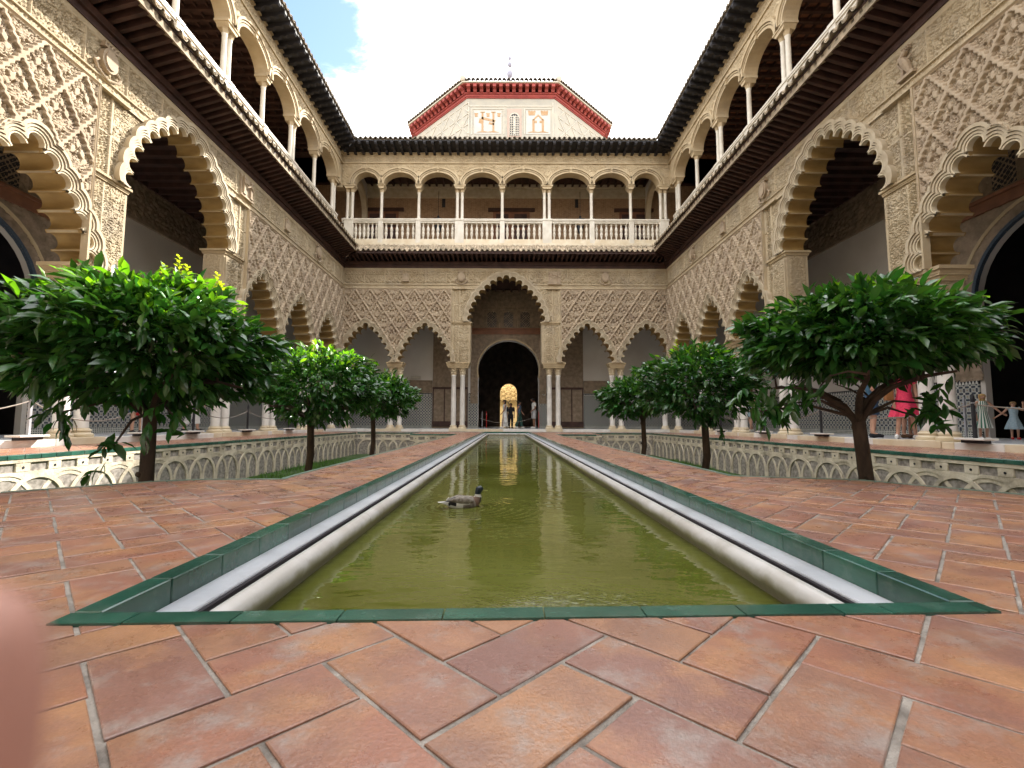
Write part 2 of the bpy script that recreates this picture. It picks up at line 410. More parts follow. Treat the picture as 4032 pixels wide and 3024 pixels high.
def link(name, me, parent=None, loc=None, rotz=0, scale=None):
    o = bpy.data.objects.new(name, me); COL.objects.link(o)
    if parent is not None: o.parent = parent
    if loc is not None: o.location = loc
    if rotz: o.rotation_euler = (0, 0, rotz) if isinstance(rotz, (int, float)) else rotz
    if scale is not None: o.scale = scale if not isinstance(scale, (int, float)) else (scale,) * 3
    return o
def thing(name, label=None, cat=None, loc=(0, 0, 0), rotz=0, group=None, kind=None):
    o = bpy.data.objects.new(name, None); COL.objects.link(o); o.location = loc; o.rotation_euler = (0, 0, rotz)
    o.empty_display_size = .2
    return tag(o, label, cat, group, kind)
def tag(o, label=None, cat=None, group=None, kind=None):
    if label: o['label'] = label
    if cat: o['category'] = cat
    if group: o['group'] = group
    if kind: o['kind'] = kind
    return o
def npmesh(name, V, F, material, rnd=None, smooth=True, matidx=None):
    me = bpy.data.meshes.new(name)
    nv, nf, k = len(V), len(F), F.shape[1]
    me.vertices.add(nv); me.vertices.foreach_set('co', V.astype(np.float32).ravel())
    me.loops.add(nf * k); me.loops.foreach_set('vertex_index', F.astype(np.int32).ravel())
    me.polygons.add(nf); me.polygons.foreach_set('loop_start', np.arange(0, nf * k, k, dtype=np.int32))
    me.polygons.foreach_set('loop_total', np.full(nf, k, dtype=np.int32))
    mats = material if isinstance(material, (list, tuple)) else [material]
    for q in mats: me.materials.append(q)
    if matidx is not None: me.polygons.foreach_set('material_index', matidx.astype(np.int32))
    if smooth: me.polygons.foreach_set('use_smooth', np.ones(nf, dtype=bool))
    if rnd is not None:
        at = me.attributes.new('rnd', 'FLOAT', 'POINT'); at.data.foreach_set('value', rnd.astype(np.float32))
    me.update(calc_edges=True); me.validate(); return me

# ---------------------------------------------------------------- carved relief fields
def bandnoise(n, lo, hi, seed):
    r = np.random.RandomState(seed); f = np.fft.fft2(r.randn(n, n))
    kx = np.fft.fftfreq(n) * n; k = np.hypot(kx[:, None], kx[None, :])
    f *= np.exp(-((k - (lo + hi) / 2) / ((hi - lo) / 2)) ** 2)
    a = np.real(np.fft.ifft2(f)); return a / a.std()
LAB = bandnoise(512, 20, 30, 3); LAB2 = bandnoise(512, 34, 48, 5); LOW = bandnoise(256, 2, 6, 9)
def samp(T, u, v):        # u, v in periods
    n = T.shape[0]; x = (u % 1) * n; y = (v % 1) * n
    x0 = np.floor(x).astype(int); y0 = np.floor(y).astype(int); fx = x - x0; fy = y - y0
    x0 %= n; y0 %= n; x1 = (x0 + 1) % n; y1 = (y0 + 1) % n
    return (T[y0, x0] * (1 - fx) + T[y0, x1] * fx) * (1 - fy) + (T[y1, x0] * (1 - fx) + T[y1, x1] * fx) * fy
def sst(x, a, b):
    t = np.clip((x - a) / (b - a), 0, 1); return t * t * (3 - 2 * t)
def arab(u, z, size=1.4, cell=.62):
    """stucco arabesque: mirrored curling ribs cut level, period `cell`"""
    x = np.abs(((u / cell) % 1) - .5) * cell; row = np.floor(z / cell)
    y = ((z / cell) % 1 - .5) * cell
    a = samp(LAB, x / size + .13, y / size + .37)
    return sst(np.abs(a), .22, .55)
def script(u, z, size=1.0):       # band of upright lettering like strokes
    a = samp(LAB2, u / (size * 1.1), z / (size * 3.2)); return sst(a, -.1, .7)
def sebka(u, z, uo, zt, p=.74, q=1.11):
    """lozenge net; uo = one top crossing, zt = panel top. returns rib mask and motif height"""
    a = (u - uo) / p + (z - zt) / q; b = (u - uo) / p - (z - zt) / q
    wob = .02 * np.sin((z - zt) * 2 * math.pi / .105)
    da = np.abs(a - np.round(a)) + wob; db = np.abs(b - np.round(b)) - wob
    d = np.minimum(np.abs(da), np.abs(db))
    rib = 1 - sst(d, .050, .075)
    # centre of lozenge
    ca = np.floor(a) + .5; cb = np.floor(b) + .5
    cu = uo + (ca + cb) / 2 * p; cz = zt + (ca - cb) / 2 * q
    x = u - cu; y = z - cz; ax = np.abs(x)
    def el(px, py, rx, ry, s=0.0):
        X = ax - px; Y = y - py; c, n = math.cos(s), math.sin(s)
        return ((X * c + Y * n) / rx) ** 2 + ((-X * n + Y * c) / ry) ** 2
    m = np.full_like(u, .18)
    m = np.maximum(m, .12 + .68 * sst(np.abs(samp(LAB, ax / .98 + .21, y / .98 + .11)), .25, .50))
    # shell fan below the centre
    r = np.hypot(x, y + .16); t = np.arctan2(x, y + .16)
    sh = (1 - sst(r, .10, .125)) * (.75 + .25 * np.cos(t * 11)); m = np.maximum(m, sh)
    m = np.where(el(.10, .10, .052, .085, .5) < 1, .95, m)
    m = np.where(el(.0, .25, .035, .075) < 1, .9, m)
    m = np.where(el(.17, -.02, .035, .06, -.5) < 1, .85, m)
    # drilled holes
    for px, py, rx, ry, s in ((.065, .02, .026, .05, .6), (.175, .085, .022, .045, -.5), (.035, .145, .016, .04, .3), (.0, -.34, .02, .05, 0), (.075, -.26, .03, .028, 0), (.0, .38, .018, .04, 0)):
        m = np.where(el(px, py, rx, ry, s) < 1, -.9, m)
    return rib, m

# arch lobes (centre offsets from the springing line), measured
SM = [(1.19, .17), (1.10, .50), (.934, .83), (.738, 1.13), (.542, 1.40), (.286, 1.64)]
SMALL = dict(c=SM + [(0, 1.83)] + [(-a, b) for a, b in SM[::-1]], r=.152, hw=1.16, top=1.98, R=.345)
BG = [(1.79, .18), (1.72, .53), (1.60, .86), (1.44, 1.19), (1.21, 1.48), (.95, 1.73), (.66, 1.97), (.34, 2.15)]
BIG = dict(c=BG + [(0, 2.23)] + [(-a, b) for a, b in BG[::-1]], r=.168, hw=1.79, top=2.4, R=.375)
ZS, ZB = 3.40, 5.43           # springing heights

def arch_inner(A, uc, zs, grow=0.0, M=9):
    """inner lobed outline from right springing over the top to left springing"""
    pts = []; c = [Vector((uc + a, zs + b)) for a, b in A['c']]
    n = len(c)
    for i in range(n):
        pv = c[i - 1] if i > 0 else Vector((c[0].x, zs - (c[0].y - zs)))
        nx = c[i + 1] if i < n - 1 else Vector((c[-1].x, zs - (c[-1].y - zs)))
        t = (nx - pv).normalized(); nrm = Vector((t.y, -t.x))     # outward (to the right going up)
        if nrm.dot(c[i] - Vector((uc, zs + A['top'] * .35))) < 0: nrm = -nrm
        d1 = (c[i] - pv).length / 2; d2 = (nx - c[i]).length / 2
        rr = min(A['r'], d1 * .93, d2 * .93) + grow
        ph = R(104)
        for k in range(M):
            a = -ph + 2 * ph * k / (M - 1)
            # going up the right side: start at the lower cusp
            dirv = nrm * math.cos(a) + t * math.sin(a)
            p = c[i] + dirv * rr
            if p.y < zs: p.y = zs
            pts.append((p.x, p.y))
    return pts
def arch_band(A, uc, zs, r0, r1, M=9):
    """ring sections between radius r0 and r1 about each lobe, clipped half way to the neighbours"""
    c = [Vector((uc + a, zs + b)) for a, b in A['c']]; n = len(c); secs = []
    for i in range(n):
        pv = c[i - 1] if i > 0 else Vector((c[0].x, zs - (c[0].y - zs)))
        nx = c[i + 1] if i < n - 1 else Vector((c[-1].x, zs - (c[-1].y - zs)))
        t = (nx - pv).normalized(); nrm = Vector((t.y, -t.x))
        if nrm.dot(c[i] - Vector((uc, zs + A['top'] * .35))) < 0: nrm = -nrm
        L = []
        for rr in (r0, r1):
            row = []
            h1 = (c[i] - pv); h2 = (nx - c[i])
            def lim(h, sgn):
                # largest angle (towards sgn*t) for which the point stays on this side of the bisector
                hd = h.normalized() * sgn; half = h.length / 2
                best = R(104)
                for k in range(105):
                    a = R(k)
                    if (nrm * math.cos(a) + t * math.sin(a) * sgn).dot(hd) * rr > half: best = a; break
                return best
            a0, a1 = lim(h1, -1), lim(h2, 1)
            for k in range(M):
                a = -a0 + (a0 + a1) * k / (M - 1)
                p = c[i] + (nrm * math.cos(a) + t * math.sin(a)) * rr
                if p.y < zs: p.y = zs
                row.append(p)
            L.append(row)
        secs.append(L)
    return secs
def inside_arch(A, uc, zs, u, z, grow):
    c = np.array(A['c']); ys = np.concatenate([[0], c[:len(c) // 2 + 1, 1]]); xs = np.concatenate([[c[0, 0]], c[:len(c) // 2 + 1, 0]])
    hw = np.interp(z - zs, ys, xs, right=-1)
    ins = (np.abs(u - uc) < hw + grow * .6) & (z >= zs - .2) & (z - zs <= ys[-1])
    for a, b in A['c']:
        ins |= (u - uc - a) ** 2 + (z - zs - b) ** 2 < grow ** 2
    return ins

def skin(name, material, u0, u1, z0, z1, step, hf, parent, m=1, yb=0.0, arches=()):
    nu = max(2, int(round((u1 - u0) / step))) + 1; nzz = max(2, int(round((z1 - z0) / step))) + 1
    us = np.linspace(u0, u1, nu); zs = np.linspace(z0, z1, nzz)
    Ug, Zg = np.meshgrid(us, zs)
    H = hf(Ug, Zg)
    V = np.stack([Ug * m, yb - H, Zg], -1).reshape(-1, 3)
    ins = np.zeros_like(Ug, bool)
    for A, uc, z_ in arches:
        ins |= inside_arch(A, uc, z_, Ug, Zg, A['R'] - .03)
    i = np.arange(nu * nzz).reshape(nzz, nu)
    F = np.stack([i[:-1, :-1], i[:-1, 1:], i[1:, 1:], i[1:, :-1]], -1)
    k = ins[:-1, :-1] & ins[:-1, 1:] & ins[1:, 1:] & ins[1:, :-1]
    F = F[~k].reshape(-1, 4)
    if m < 0: F = F[:, ::-1]
    me = npmesh(name, V, F, material)
    return link(name, me, parent)

def build_arch(parent, A, uc, zs, m, T=.62):
    b = MB(); bw = MB()
    r0 = A['r'] - .012
    steps = [(0.0, .028, .105), (.028, .038, .060), (.038, .078, .120), (.078, .090, .080), (.090, .130, .138), (.130, .142, .10), (.142, A['R'] - r0, .160)]
    M_ = 9
    for a0, a1, h in steps:
        secs = arch_band(A, uc, zs, r0 + a0, r0 + a1, M_)
        for (i_, o_) in secs:
            vs = [(p.x, -h, p.y) for p in i_] + [(p.x, -h, p.y) for p in o_]
            fs = [(k, k + M_, k + M_ + 1, k + 1) for k in range(M_ - 1)]
            vs += [(p.x, 0.0, p.y) for p in i_] + [(p.x, 0.0, p.y) for p in o_]
            fs += [(k, k + 1, 2 * M_ + k + 1, 2 * M_ + k) for k in range(M_ - 1)]
            fs += [(M_ + k + 1, M_ + k, 3 * M_ + k, 3 * M_ + k + 1) for k in range(M_ - 1)]
            (bw if a0 == 0.0 else b).add(vs, [f[::-1] for f in fs])
    arc = b.build('lobed_arch', STA, parent, m, smooth=True)
    bw.build('arch_rim', STW, arc, m, smooth=True)
    # scalloped soffit through the wall thickness
    ins = arch_inner(A, uc, zs)
    s = MB(); n = len(ins)
    s.add([(x, -.07, z) for x, z in ins] + [(x, T, z) for x, z in ins], [(k, k + 1, k + 1 + n, k + n) for k in range(n - 1)])
    s.build('soffit', OCH, arc, m, smooth=True)
    # cusp tips at the front: small pale rims
    return arc

def lower_wall_outline(u0, u1, smalls, zt):
    """one polygon: top edge, then along the bottom with the arches cut out"""
    pts = [(u0, zt), (u0, ZS)]
    ops = sorted([('s', u) for u in smalls] + [('b', 0.0)], key=lambda t: t[1])
    for k, uc in ops:
        if k == 's':
            pts += arch_inner(SMALL, uc, ZS, .01)[::-1]
        else:
            q = arch_inner(BIG, uc, ZB, .01)[::-1]
            pts += [(q[0][0] + .0, ZS), ] + q + [(q[-1][0], ZS)]
    pts += [(u1, ZS), (u1, zt)]
    return pts

# ---- columns -------------------------------------------------------------
def col_meshes():
    sh = MB(); sh.lathe([(.118, .30), (.122, .34), (.118, .36), (.126, .6), (.124, 1.6), (.112, 2.70), (.125, 2.73), (.125, 2.77), (.112, 2.79)], 20)
    ba = MB(); ba.lathe([(.20, .13), (.21, .15), (.205, .19), (.165, .215), (.155, .235), (.172, .25), (.172, .275), (.140, .29), (.135, .31)], 24)
    ca = MB()
    def lf(rr, z, t):
        k = (z - 2.79) / .35
        return rr * (1 + .10 * math.cos(8 * t + (math.pi if k > .5 else 0)) * (1 if .05 < k < .93 else 0)) + (.03 * max(0, math.cos(4 * (t - math.pi / 4))) if k > .72 else 0)
    ca.lathe([(.112, 2.78), (.118, 2.82), (.132, 2.86), (.150, 2.895), (.128, 2.91), (.138, 2.95), (.165, 3.0), (.148, 3.02), (.165, 3.06), (.195, 3.095), (.17, 3.11), (.17, 3.12)], 32, mod=lf)
    ca.box(-.17, .17, -.17, .17, 3.115, 3.15)
    return sh.mesh('shaft', MARB, smooth=True), ba.mesh('base', MARW, smooth=True), ca.mesh('capital', STW, smooth=True)
SH, BA, CA = col_meshes()
def column(parent, u, m, y=.24, du=0):
    c = link('column', SH, parent, (m * u, y, 0))
    link('base', BA, c); link('capital', CA, c)
def impost_profile(b, u0, u1, y0, y1, z0, z1, out=.10, n=5):
    """moulded block: steps widening upwards"""
    pr = [(0, 0), (.15, .15), (.35, .25), (.5, .55), (.75, .65), (.85, 1), (1.0, 1.0)]
    for k in range(len(pr) - 1):
        e = out * pr[k + 1][1]; za = z0 + (z1 - z0) * pr[k][0]; zb = z0 + (z1 - z0) * pr[k + 1][0]
        b.box(u0 - e, u1 + e, y0 - e, y1 + e, za, zb)

def shield(b, u, z, s=1.0, kind=0):
    y = -.06
    if kind == 0:      # crowned oval shield with scrolls
        n = 16; b.prism([(u + .20 * s * math.cos(2 * math.pi * k / n), z + .26 * s * math.sin(2 * math.pi * k / n)) for k in range(n)], y - .10, y)
        b.prism([(u + .15 * s * math.cos(2 * math.pi * k / n), z + .20 * s * math.sin(2 * math.pi * k / n)) for k in range(n)], y - .13, y - .10)
        for k in range(5): b.prism([(u + (-.16 + .08 * k) * s, z + .27 * s), (u + (-.12 + .08 * k) * s, z + .27 * s), (u + (-.14 + .085 * k) * s, z + .38 * s)], y - .09, y)
        b.box(u - .17 * s, u + .17 * s, y - .10, y, z + .24 * s, z + .285 * s)
        for g in (-1, 1): b.tube([(u + g * .22 * s, y - .04, z - .1 * s), (u + g * .32 * s, y - .05, z - .2 * s), (u + g * .25 * s, y - .06, z - .32 * s), (u, y - .06, z - .42 * s)], [.03 * s, .035 * s, .03 * s, .02 * s], 6)
    elif kind == 1:    # block with two pillars and a scroll
        b.box(u - .32 * s, u + .32 * s, y - .05, y, z - .34 * s, z + .30 * s)
        b.box(u - .36 * s, u + .36 * s, y - .10, y, z - .40 * s, z - .34 * s)
        for g in (-1, 1):
            b.box(u + g * .2 * s - .045 * s, u + g * .2 * s + .045 * s, y - .12, y - .05, z - .30 * s, z + .18 * s)
            b.box(u + g * .2 * s - .075 * s, u + g * .2 * s + .075 * s, y - .13, y - .05, z + .18 * s, z + .25 * s)
            b.box(u + g * .2 * s - .075 * s, u + g * .2 * s + .075 * s, y - .13, y - .05, z - .33 * s, z - .27 * s)
        b.tube([(u - .28 * s, y - .13, z + .05 * s), (u - .1 * s, y - .14, z - .06 * s), (u + .1 * s, y - .14, z + .06 * s), (u + .28 * s, y - .13, z - .05 * s)], .022 * s, 6)
        b.box(u - .12 * s, u + .12 * s, y - .09, y - .05, z + .1 * s, z + .24 * s)
    elif kind == 2:    # castle with three merlons
        b.box(u - .15 * s, u + .15 * s, y - .07, y, z - .20 * s, z + .04 * s)
        for k in (-1, 0, 1): b.box(u + k * .105 * s - .04 * s, u + k * .105 * s + .04 * s, y - .08, y, z + .04 * s, z + (.20 if k == 0 else .14) * s)
        b.box(u - .17 * s, u + .17 * s, y - .11, y, z - .25 * s, z - .20 * s)
    else:              # lion like crest: lumpy upright figure on a slab
        b.box(u - .20 * s, u + .20 * s, y - .09, y, z - .34 * s, z - .28 * s)
        b.tube([(u - .1 * s, y - .05, z - .28 * s), (u - .02 * s, y - .07, z - .05 * s), (u + .05 * s, y - .07, z + .12 * s), (u - .06 * s, y - .08, z + .22 * s)], [.05 * s, .09 * s, .075 * s, .05 * s], 8)
        b.tube([(u + .1 * s, y - .04, z - .28 * s), (u + .06 * s, y - .05, z - .05 * s)], [.035 * s, .05 * s], 6)
        b.tube([(u, y - .05, z + .02 * s), (u - .16 * s, y - .06, z + .06 * s)], [.035 * s, .025 * s], 6)
        b.tube([(u + .1 * s, y - .04, z - .1 * s), (u + .19 * s, y - .05, z + .08 * s), (u + .12 * s, y - .05, z + .16 * s)], [.02 * s, .02 * s, .03 * s], 6)
        for k in range(4): b.prism([(u + (-.12 + .05 * k) * s, z + .25 * s), (u + (-.09 + .05 * k) * s, z + .25 * s), (u + (-.105 + .052 * k) * s, z + .33 * s)], y - .08, y)

# ---- one wing of the courtyard -------------------------------------------
def barrel_tile_mesh(material, L=.95, r=.085, sp=.25, slope=.62, seed=0):
    """cover tile and the pan tile beside it, three overlapping courses, front end at origin, running back and up"""
    b = MB(); rr = random.Random(seed)
    for c in range(3):
        y0 = c * L / 3.2 - .01; y1 = y0 + L / 2.6; z0 = y0 * slope + .012 * (c == 0); z1 = y1 * slope - .01
        rv = rr.random()
        for (cx, conv, rad) in ((0, 1, r), (sp / 2, -1, r * .98)):
            vs = []; n = 8
            for (yy, zz, k) in ((y0, z0, 1.0), (y1, z1, .9)):
                for th in (rad * k, (rad - .016) * k):
                    for i in range(n + 1):
                        a = math.pi * i / n
                        vs.append((cx + th * math.cos(a), yy, zz + (th * math.sin(a) if conv > 0 else -th * math.sin(a) + .055)))
            q = n + 1; fs = []
            for i in range(n):
                fs.append((i, i + 1, 2 * q + i + 1, 2 * q + i)); fs.append((q + i + 1, q + i, 3 * q + i, 3 * q + i + 1))
                fs.append((i + 1, i, q + i, q + i + 1)); fs.append((2 * q + i, 2 * q + i + 1, 3 * q + i + 1, 3 * q + i))
            b.add(vs, fs, rv)
    return b.mesh('roof_tile', material, smooth=True)
TILEM = [barrel_tile_mesh(TILE, seed=i) for i in range(5)]
TILEB = [barrel_tile_mesh(TILE, seed=i + 30, r=.100, sp=.27) for i in range(5)]
TILEU = [barrel_tile_mesh(TILED, seed=i + 9, slope=.45, r=.098) for i in range(4)]

def baluster_mesh():
    b = MB(); z0, z1 = 9.84, 10.71; h = z1 - z0
    pr = [(.055, 0), (.055, .04), (.035, .06), (.03, .14), (.06, .30), (.072, .40), (.05, .475), (.062, .49), (.062, .51), (.05, .525), (.072, .58), (.06, .70), (.03, .86), (.038, .90), (.05, .92), (.05, 1)]
    b.lathe([(r * 1.15, z0 + t * h) for r, t in pr], 12)
    return b.mesh('baluster', MARC, smooth=True)
BALM = baluster_mesh()
def upcol_meshes():
    s = MB(); s.lathe([(.085, 10.92), (.088, 10.95), (.078, 10.98), (.080, 11.2), (.076, 12.3), (.088, 12.33), (.088, 12.36)], 16)
    c = MB(); c.lathe([(.078, 12.35), (.09, 12.40), (.115, 12.46), (.10, 12.48), (.13, 12.52), (.10, 12.53)], 16, mod=lambda r, z, t: r * (1 + .08 * math.cos(6 * t)))
    return s.mesh('upper_column', MARC, smooth=True), c.mesh('capital', STONE, smooth=True)
UCS, UCC = upcol_meshes()

def upper_arch_pts(uc, hw, rise, zs, n=20):
    return [(uc + hw * math.cos(math.pi * k / n), zs + rise * math.sin(math.pi * k / n)) for k in range(n + 1)]

def wing(side, m, name, label, loc, rotz):
    W = thing(name, label, 'palace wing', loc, rotz)
    far = side == 'far'
    if far:
        UA, UB = -8.15, 8.15; smalls = [-6.98, -4.03, 4.03, 6.98]; bays = smalls
        cols = [(-5.5, 0), (5.5, 0)]; vis = (-8.15, 8.15)
    else:
        UA, UB = -11.6, 11.6; smalls = [-9.6, -6.7, -3.8, 3.8, 6.7, 9.6]
        cols = [(-8.15, 0), (-5.25, 0), (5.25, 0), (8.15, 0)]; vis = (-6.2, 11.6)
    ub_lo = -1.0 if far else -1.0
    # lower wall body
    b = MB(); b.prism(lower_wall_outline(UA, UB, smalls, 8.46), 0, .6)
    wall = b.build('arcade_wall', ST, W, m)
    for u in smalls: build_arch(W, SMALL, u, ZS, m)
    build_arch(W, BIG, 0.0, ZB, m)
    allar = [(SMALL, u, ZS) for u in smalls] + [(BIG, 0.0, ZB)]
    # sebka panels
    st = .024
    rngs = [(2.72, UB - .05, .024 if far else .020)] + ([(UA + .05, -2.72, .024)] if far else [(-5.25, -2.72, .0125), (-8.1, -5.25, .04)])
    for (a, c, st) in rngs:
        uo = (a if a > 0 else c) + (.37 if a > 0 else -.37)
        def hf(u, z, uo=uo, a=a, c=c):
            rib, mo = sebka(u, z, uo, 7.04)
            h = np.maximum(.072 + .072 * mo, .004); h = np.where(rib > .02, np.maximum(h, .075 + .105 * rib), h)
            e = np.minimum(np.minimum(u - a, c - u), np.minimum(7.08 - z, 9)); fr = e < .07
            return np.where(fr, .145 + .02 * np.cos(e / .07 * 6.28), h)
        skin('sebka_panel', STR, a, c, ZS - .02, 7.08, st, hf, W, m, 0.0, allar)
    for sg in (-1, 1):
        for bx in ((sg * 2.700, sg * 2.745, -.150, -.004, ZS, 7.075), (sg * 1.97, sg * (min(UB, -UA) - .01), -.152, -.004, 7.072, 7.100), (sg * 1.72, sg * (min(UB, -UA) - .01), -.098, -.004, 7.285, 7.312)):
            b = MB(); b.box(*bx); b.build('panel_frame', ST, W, m)
    # big arch surround and pier panels
    def hs(u, z):
        h = .014 + (.050 if far else .036) * arab(u, z, 1.9 if far else 1.25, .68 if far else .62)
        au = np.abs(u)
        for x0, x1 in ((2.62, 2.72), (2.30, 2.36), (1.35, 1.39)): h = np.where((au > x0) & (au < x1), .075, h)
        band = (au > 2.36) & (au < 2.62); h = np.where(band, .022 + .03 * script(z, u, 1.2), h)
        for z0 in (6.28, 7.24): h = np.where(np.abs(z - z0) < .02, .05, h)
        return h
    skin('carved_surround', ST, -2.72, 2.72, ZB, 7.28, .0125 if not far else .022, hs, W, m, 0, allar)
    for sg in (-1, 1):
        a, c = (1.80, 2.72) if sg > 0 else (-2.72, -1.80)
        def hp(u, z):
            au = np.abs(u); h = .014 + .038 * arab(u + .08, z, 1.2, .44)
            h = np.where((au > 2.62), .06, h); h = np.where((au > 2.40) & (au <= 2.62), .02 + .03 * script(z, u, 1.0), h)
            h = np.where((au > 2.36) & (au < 2.40), .055, h); h = np.where((au < 1.86), .05, h)
            return h
        skin('pier_panel', ST, a, c, ZS, 5.25, .0125 if not far else .02, hp, W, m)
        # jamb facing the opening
        nz_ = 90; ny = 28
        zs_ = np.linspace(ZS, 5.25, nz_); ys_ = np.linspace(.0, .6, ny); Y, Z = np.meshgrid(ys_, zs_)
        H = .012 + .03 * arab(Y + .16, Z, 1.1, .42) * ((Y > .07) & (Y < .53))
        V = np.stack([m * (sg * (1.79 - H)), Y, Z], -1).reshape(-1, 3); i = np.arange(nz_ * ny).reshape(nz_, ny)
        F = np.stack([i[:-1, :-1], i[:-1, 1:], i[1:, 1:], i[1:, :-1]], -1).reshape(-1, 4)
        if sg * m > 0: F = F[:, ::-1]
        link('jamb_panel', npmesh('jamb_panel', V, F, ST), W)
        b = MB(); impost_profile(b, *((1.80, 2.60) if sg > 0 else (-2.60, -1.80)), .02, .58, 5.23, 5.43, .10); b.build('pier_impost', STONE, W, m)
        b = MB(); impost_profile(b, *((1.87, 2.87) if sg > 0 else (-2.87, -1.87)), .02, .50, 3.14, 3.41, .09); b.build('impost_block', STONE, W, m)
        for x in (2.16, 2.60): column(W, sg * x, m)
        for k in (0, 1): 
            b = MB(); b.tube([(sg * (1.83 + .0 * k), -.01, ZS + .03), (sg * 1.83, -.01, 5.22)], .03, 8); 
            if k == 0: b.build('colonnette', ST, W, m, smooth=True)
    for u, _ in cols:
        b = MB(); impost_profile(b, u - .34, u + .34, .02, .50, 3.14, 3.41, .09)
        b.prism([(u - .30, 3.41), (u + .30, 3.41), (u + .16, 3.55), (u - .16, 3.55)], -.10, .0); b.build('impost_block', STONE, W, m)
        for d in (-.22, .22): column(W, u + d, m)
    for u in (UA, UB):
        sg = 1 if u > 0 else -1
        b = MB(); impost_profile(b, *sorted((u - sg * .02, u - sg * .50)), .02, .50, 3.14, 3.41, .06); b.build('impost_block', STONE, W, m)
        column(W, u - sg * (.26 if far else .32), m)
    # plinths and step (front of the gallery floor)
    for u in [q for q, _ in cols] + [-2.38, 2.38]:
        b = MB(); b.bbox(u - .40, u + .40, -.12, .52, -.0, .135, .006); b.build('plinth', MARW, W, m)
    x = UA if far else -8.0
    marks = sorted([q for q, _ in cols] + [-2.38, 2.38])
    while x < UB - .2:
        L = .78 + .25 * rng.rand(); x1 = min(x + L, UB)
        hit = [q for q in marks if x < q + .40 and x1 > q - .40]
        if hit:
            q = hit[0]
            if x >= q - .405: x = q + .402; continue
            x1 = q - .402
        b = MB(); b.bbox(x + .003, x1 - .003, -.10, .3, -.02, .118 + .004 * rng.rand(), .006); b.build('step_slab', MARW if rng.rand() < .35 else MARB, W, m)
        x = x1
    b = MB(); b.box(UA - (.0 if far else 0), UB + (3 if far else .0), .3, 3.9, -.05, .115)
    if far: b = MB(); b.box(-11.9, 11.9, .3, 3.5, -.05, .115)
    b.build('gallery_floor', MFLOOR, W, m)
    # frieze
    def hfz(u, z):
        pnl = (u / 1.02) % 1
        h = .018 + (.058 if far else .040) * arab(u, z - 7.28, 2.0 if far else 1.35, .51)
        h = np.where((pnl < .035), .088, h); h = np.where(z < 7.33, .09, h); h = np.where(z > 8.02, .075, h)
        return h
    skin('frieze', ST, UA if far else -6.2, UB, 7.30, 8.16, .024 if far else .017, hfz, W, m, 0, [(BIG, 0.0, ZB)])
    def hin(u, z):
        h = .05 + .02 * script(u, z, 1.3); h = np.where((z < 7.115) | (z > 7.285), .085, h); return h
    skin('inscription_band', ST, UA if far else -6.2, UB, 7.08, 7.30, .024, hin, W, m, 0, [(BIG, 0.0, ZB)])
    sh = ([(-2.25, 0), (2.42, 1), (-5.02, 2), (4.95, 0)] if far else [(-2.55, 0), (2.55, 1), (5.3, 2), (-4.9, 1), (8.2, 0)])
    if m < 0 and not far: sh = [(-2.6, 3), (2.6, 0), (5.4, 2), (-4.9, 1), (8.2, 0)]
    for u, k in sh:
        b = MB(); shield(b, u, 7.70, .95 if k != 2 else 1.0, k); b.build('coat_of_arms', STR, W, m, smooth=False)
    # beam, rafters, boards, tile course
    b = MB(); b.box(UA, UB, -.10, 0.02, 8.15, 8.30); b.box(UA, UB, -.16, .02, 8.302, 8.46); b.build('eave_beam', WOOD, W, m)
    lim = (UA + .96, UB - .96) if far else (-6.2, UB - .96)
    if far: raf = np.arange(-8.0, 8.01, .234)
    else: raf = np.arange(-6.1, UB, .234)
    rm = MB(); rm.prism([(0, 8.46), (-.84, 8.72), (-.93, 8.78), (-.93, 8.88), (0, 8.67)] if not far else [(0, 8.46), (-.84, 8.555), (-.90, 8.60), (-.90, 8.67), (0, 8.67)], -.042, .042); 
    rmesh = MB(); rmesh.v = [(p[1], p[0], p[2]) for p in rm.v]; rmesh.f = [f[::-1] for f in rm.f]; rmesh.r = rm.r
    RM = {}
    for u in raf:
        over = .92
        # mitre at the corners
        d = min(abs(u - UA) if far else 99, abs(UB - u))
        if d < .10: continue
        Ln = 1.0 if d > .92 else d / .92
        link('rafter', RM.setdefault(0, rmesh.mesh('rafter', WOOD)), W, (m * u, 0, 8.46 * (1 - 1) + 0), 0, (1, Ln, 1))
    b = MB()
    e0 = (UA if not far else UA); 
    def mit(y): return [(UA - (y if far else 0)), (UB + y)]
    # board above the rafters, following the mitre, and the fascia
    LF_ = 0 if far else .21
    for (ya, yb, za, zb) in ((-.95, 0.0, 8.672, 8.69),):
        b.add([(UA - (ya if far else 0), ya, za + LF_), (UB + ya, ya, za + LF_), (UB, yb, za), (UA, yb, za), (UA - (ya if far else 0), ya, zb + LF_), (UB + ya, ya, zb + LF_), (UB, yb, zb), (UA, yb, zb)],
              [(0, 3, 2, 1), (4, 5, 6, 7), (0, 1, 5, 4), (1, 2, 6, 5), (2, 3, 7, 6), (3, 0, 4, 7)])
    if far: b.add([(UA - (-.93 if far else 0), -.93, 8.60), (UB - .93, -.93, 8.60), (UB - .93, -.93, 8.672), (UA - (-.93 if far else 0), -.93, 8.672),
           (UA - (-.90 if far else 0), -.90, 8.60), (UB - .90, -.90, 8.60), (UB - .90, -.90, 8.672), (UA - (-.90 if far else 0), -.90, 8.672)],
          [(0, 1, 2, 3), (5, 4, 7, 6), (1, 0, 4, 5)])
    b.build('eave_boards', WOOD, W, m)
    LIFT = 0 if far else .20
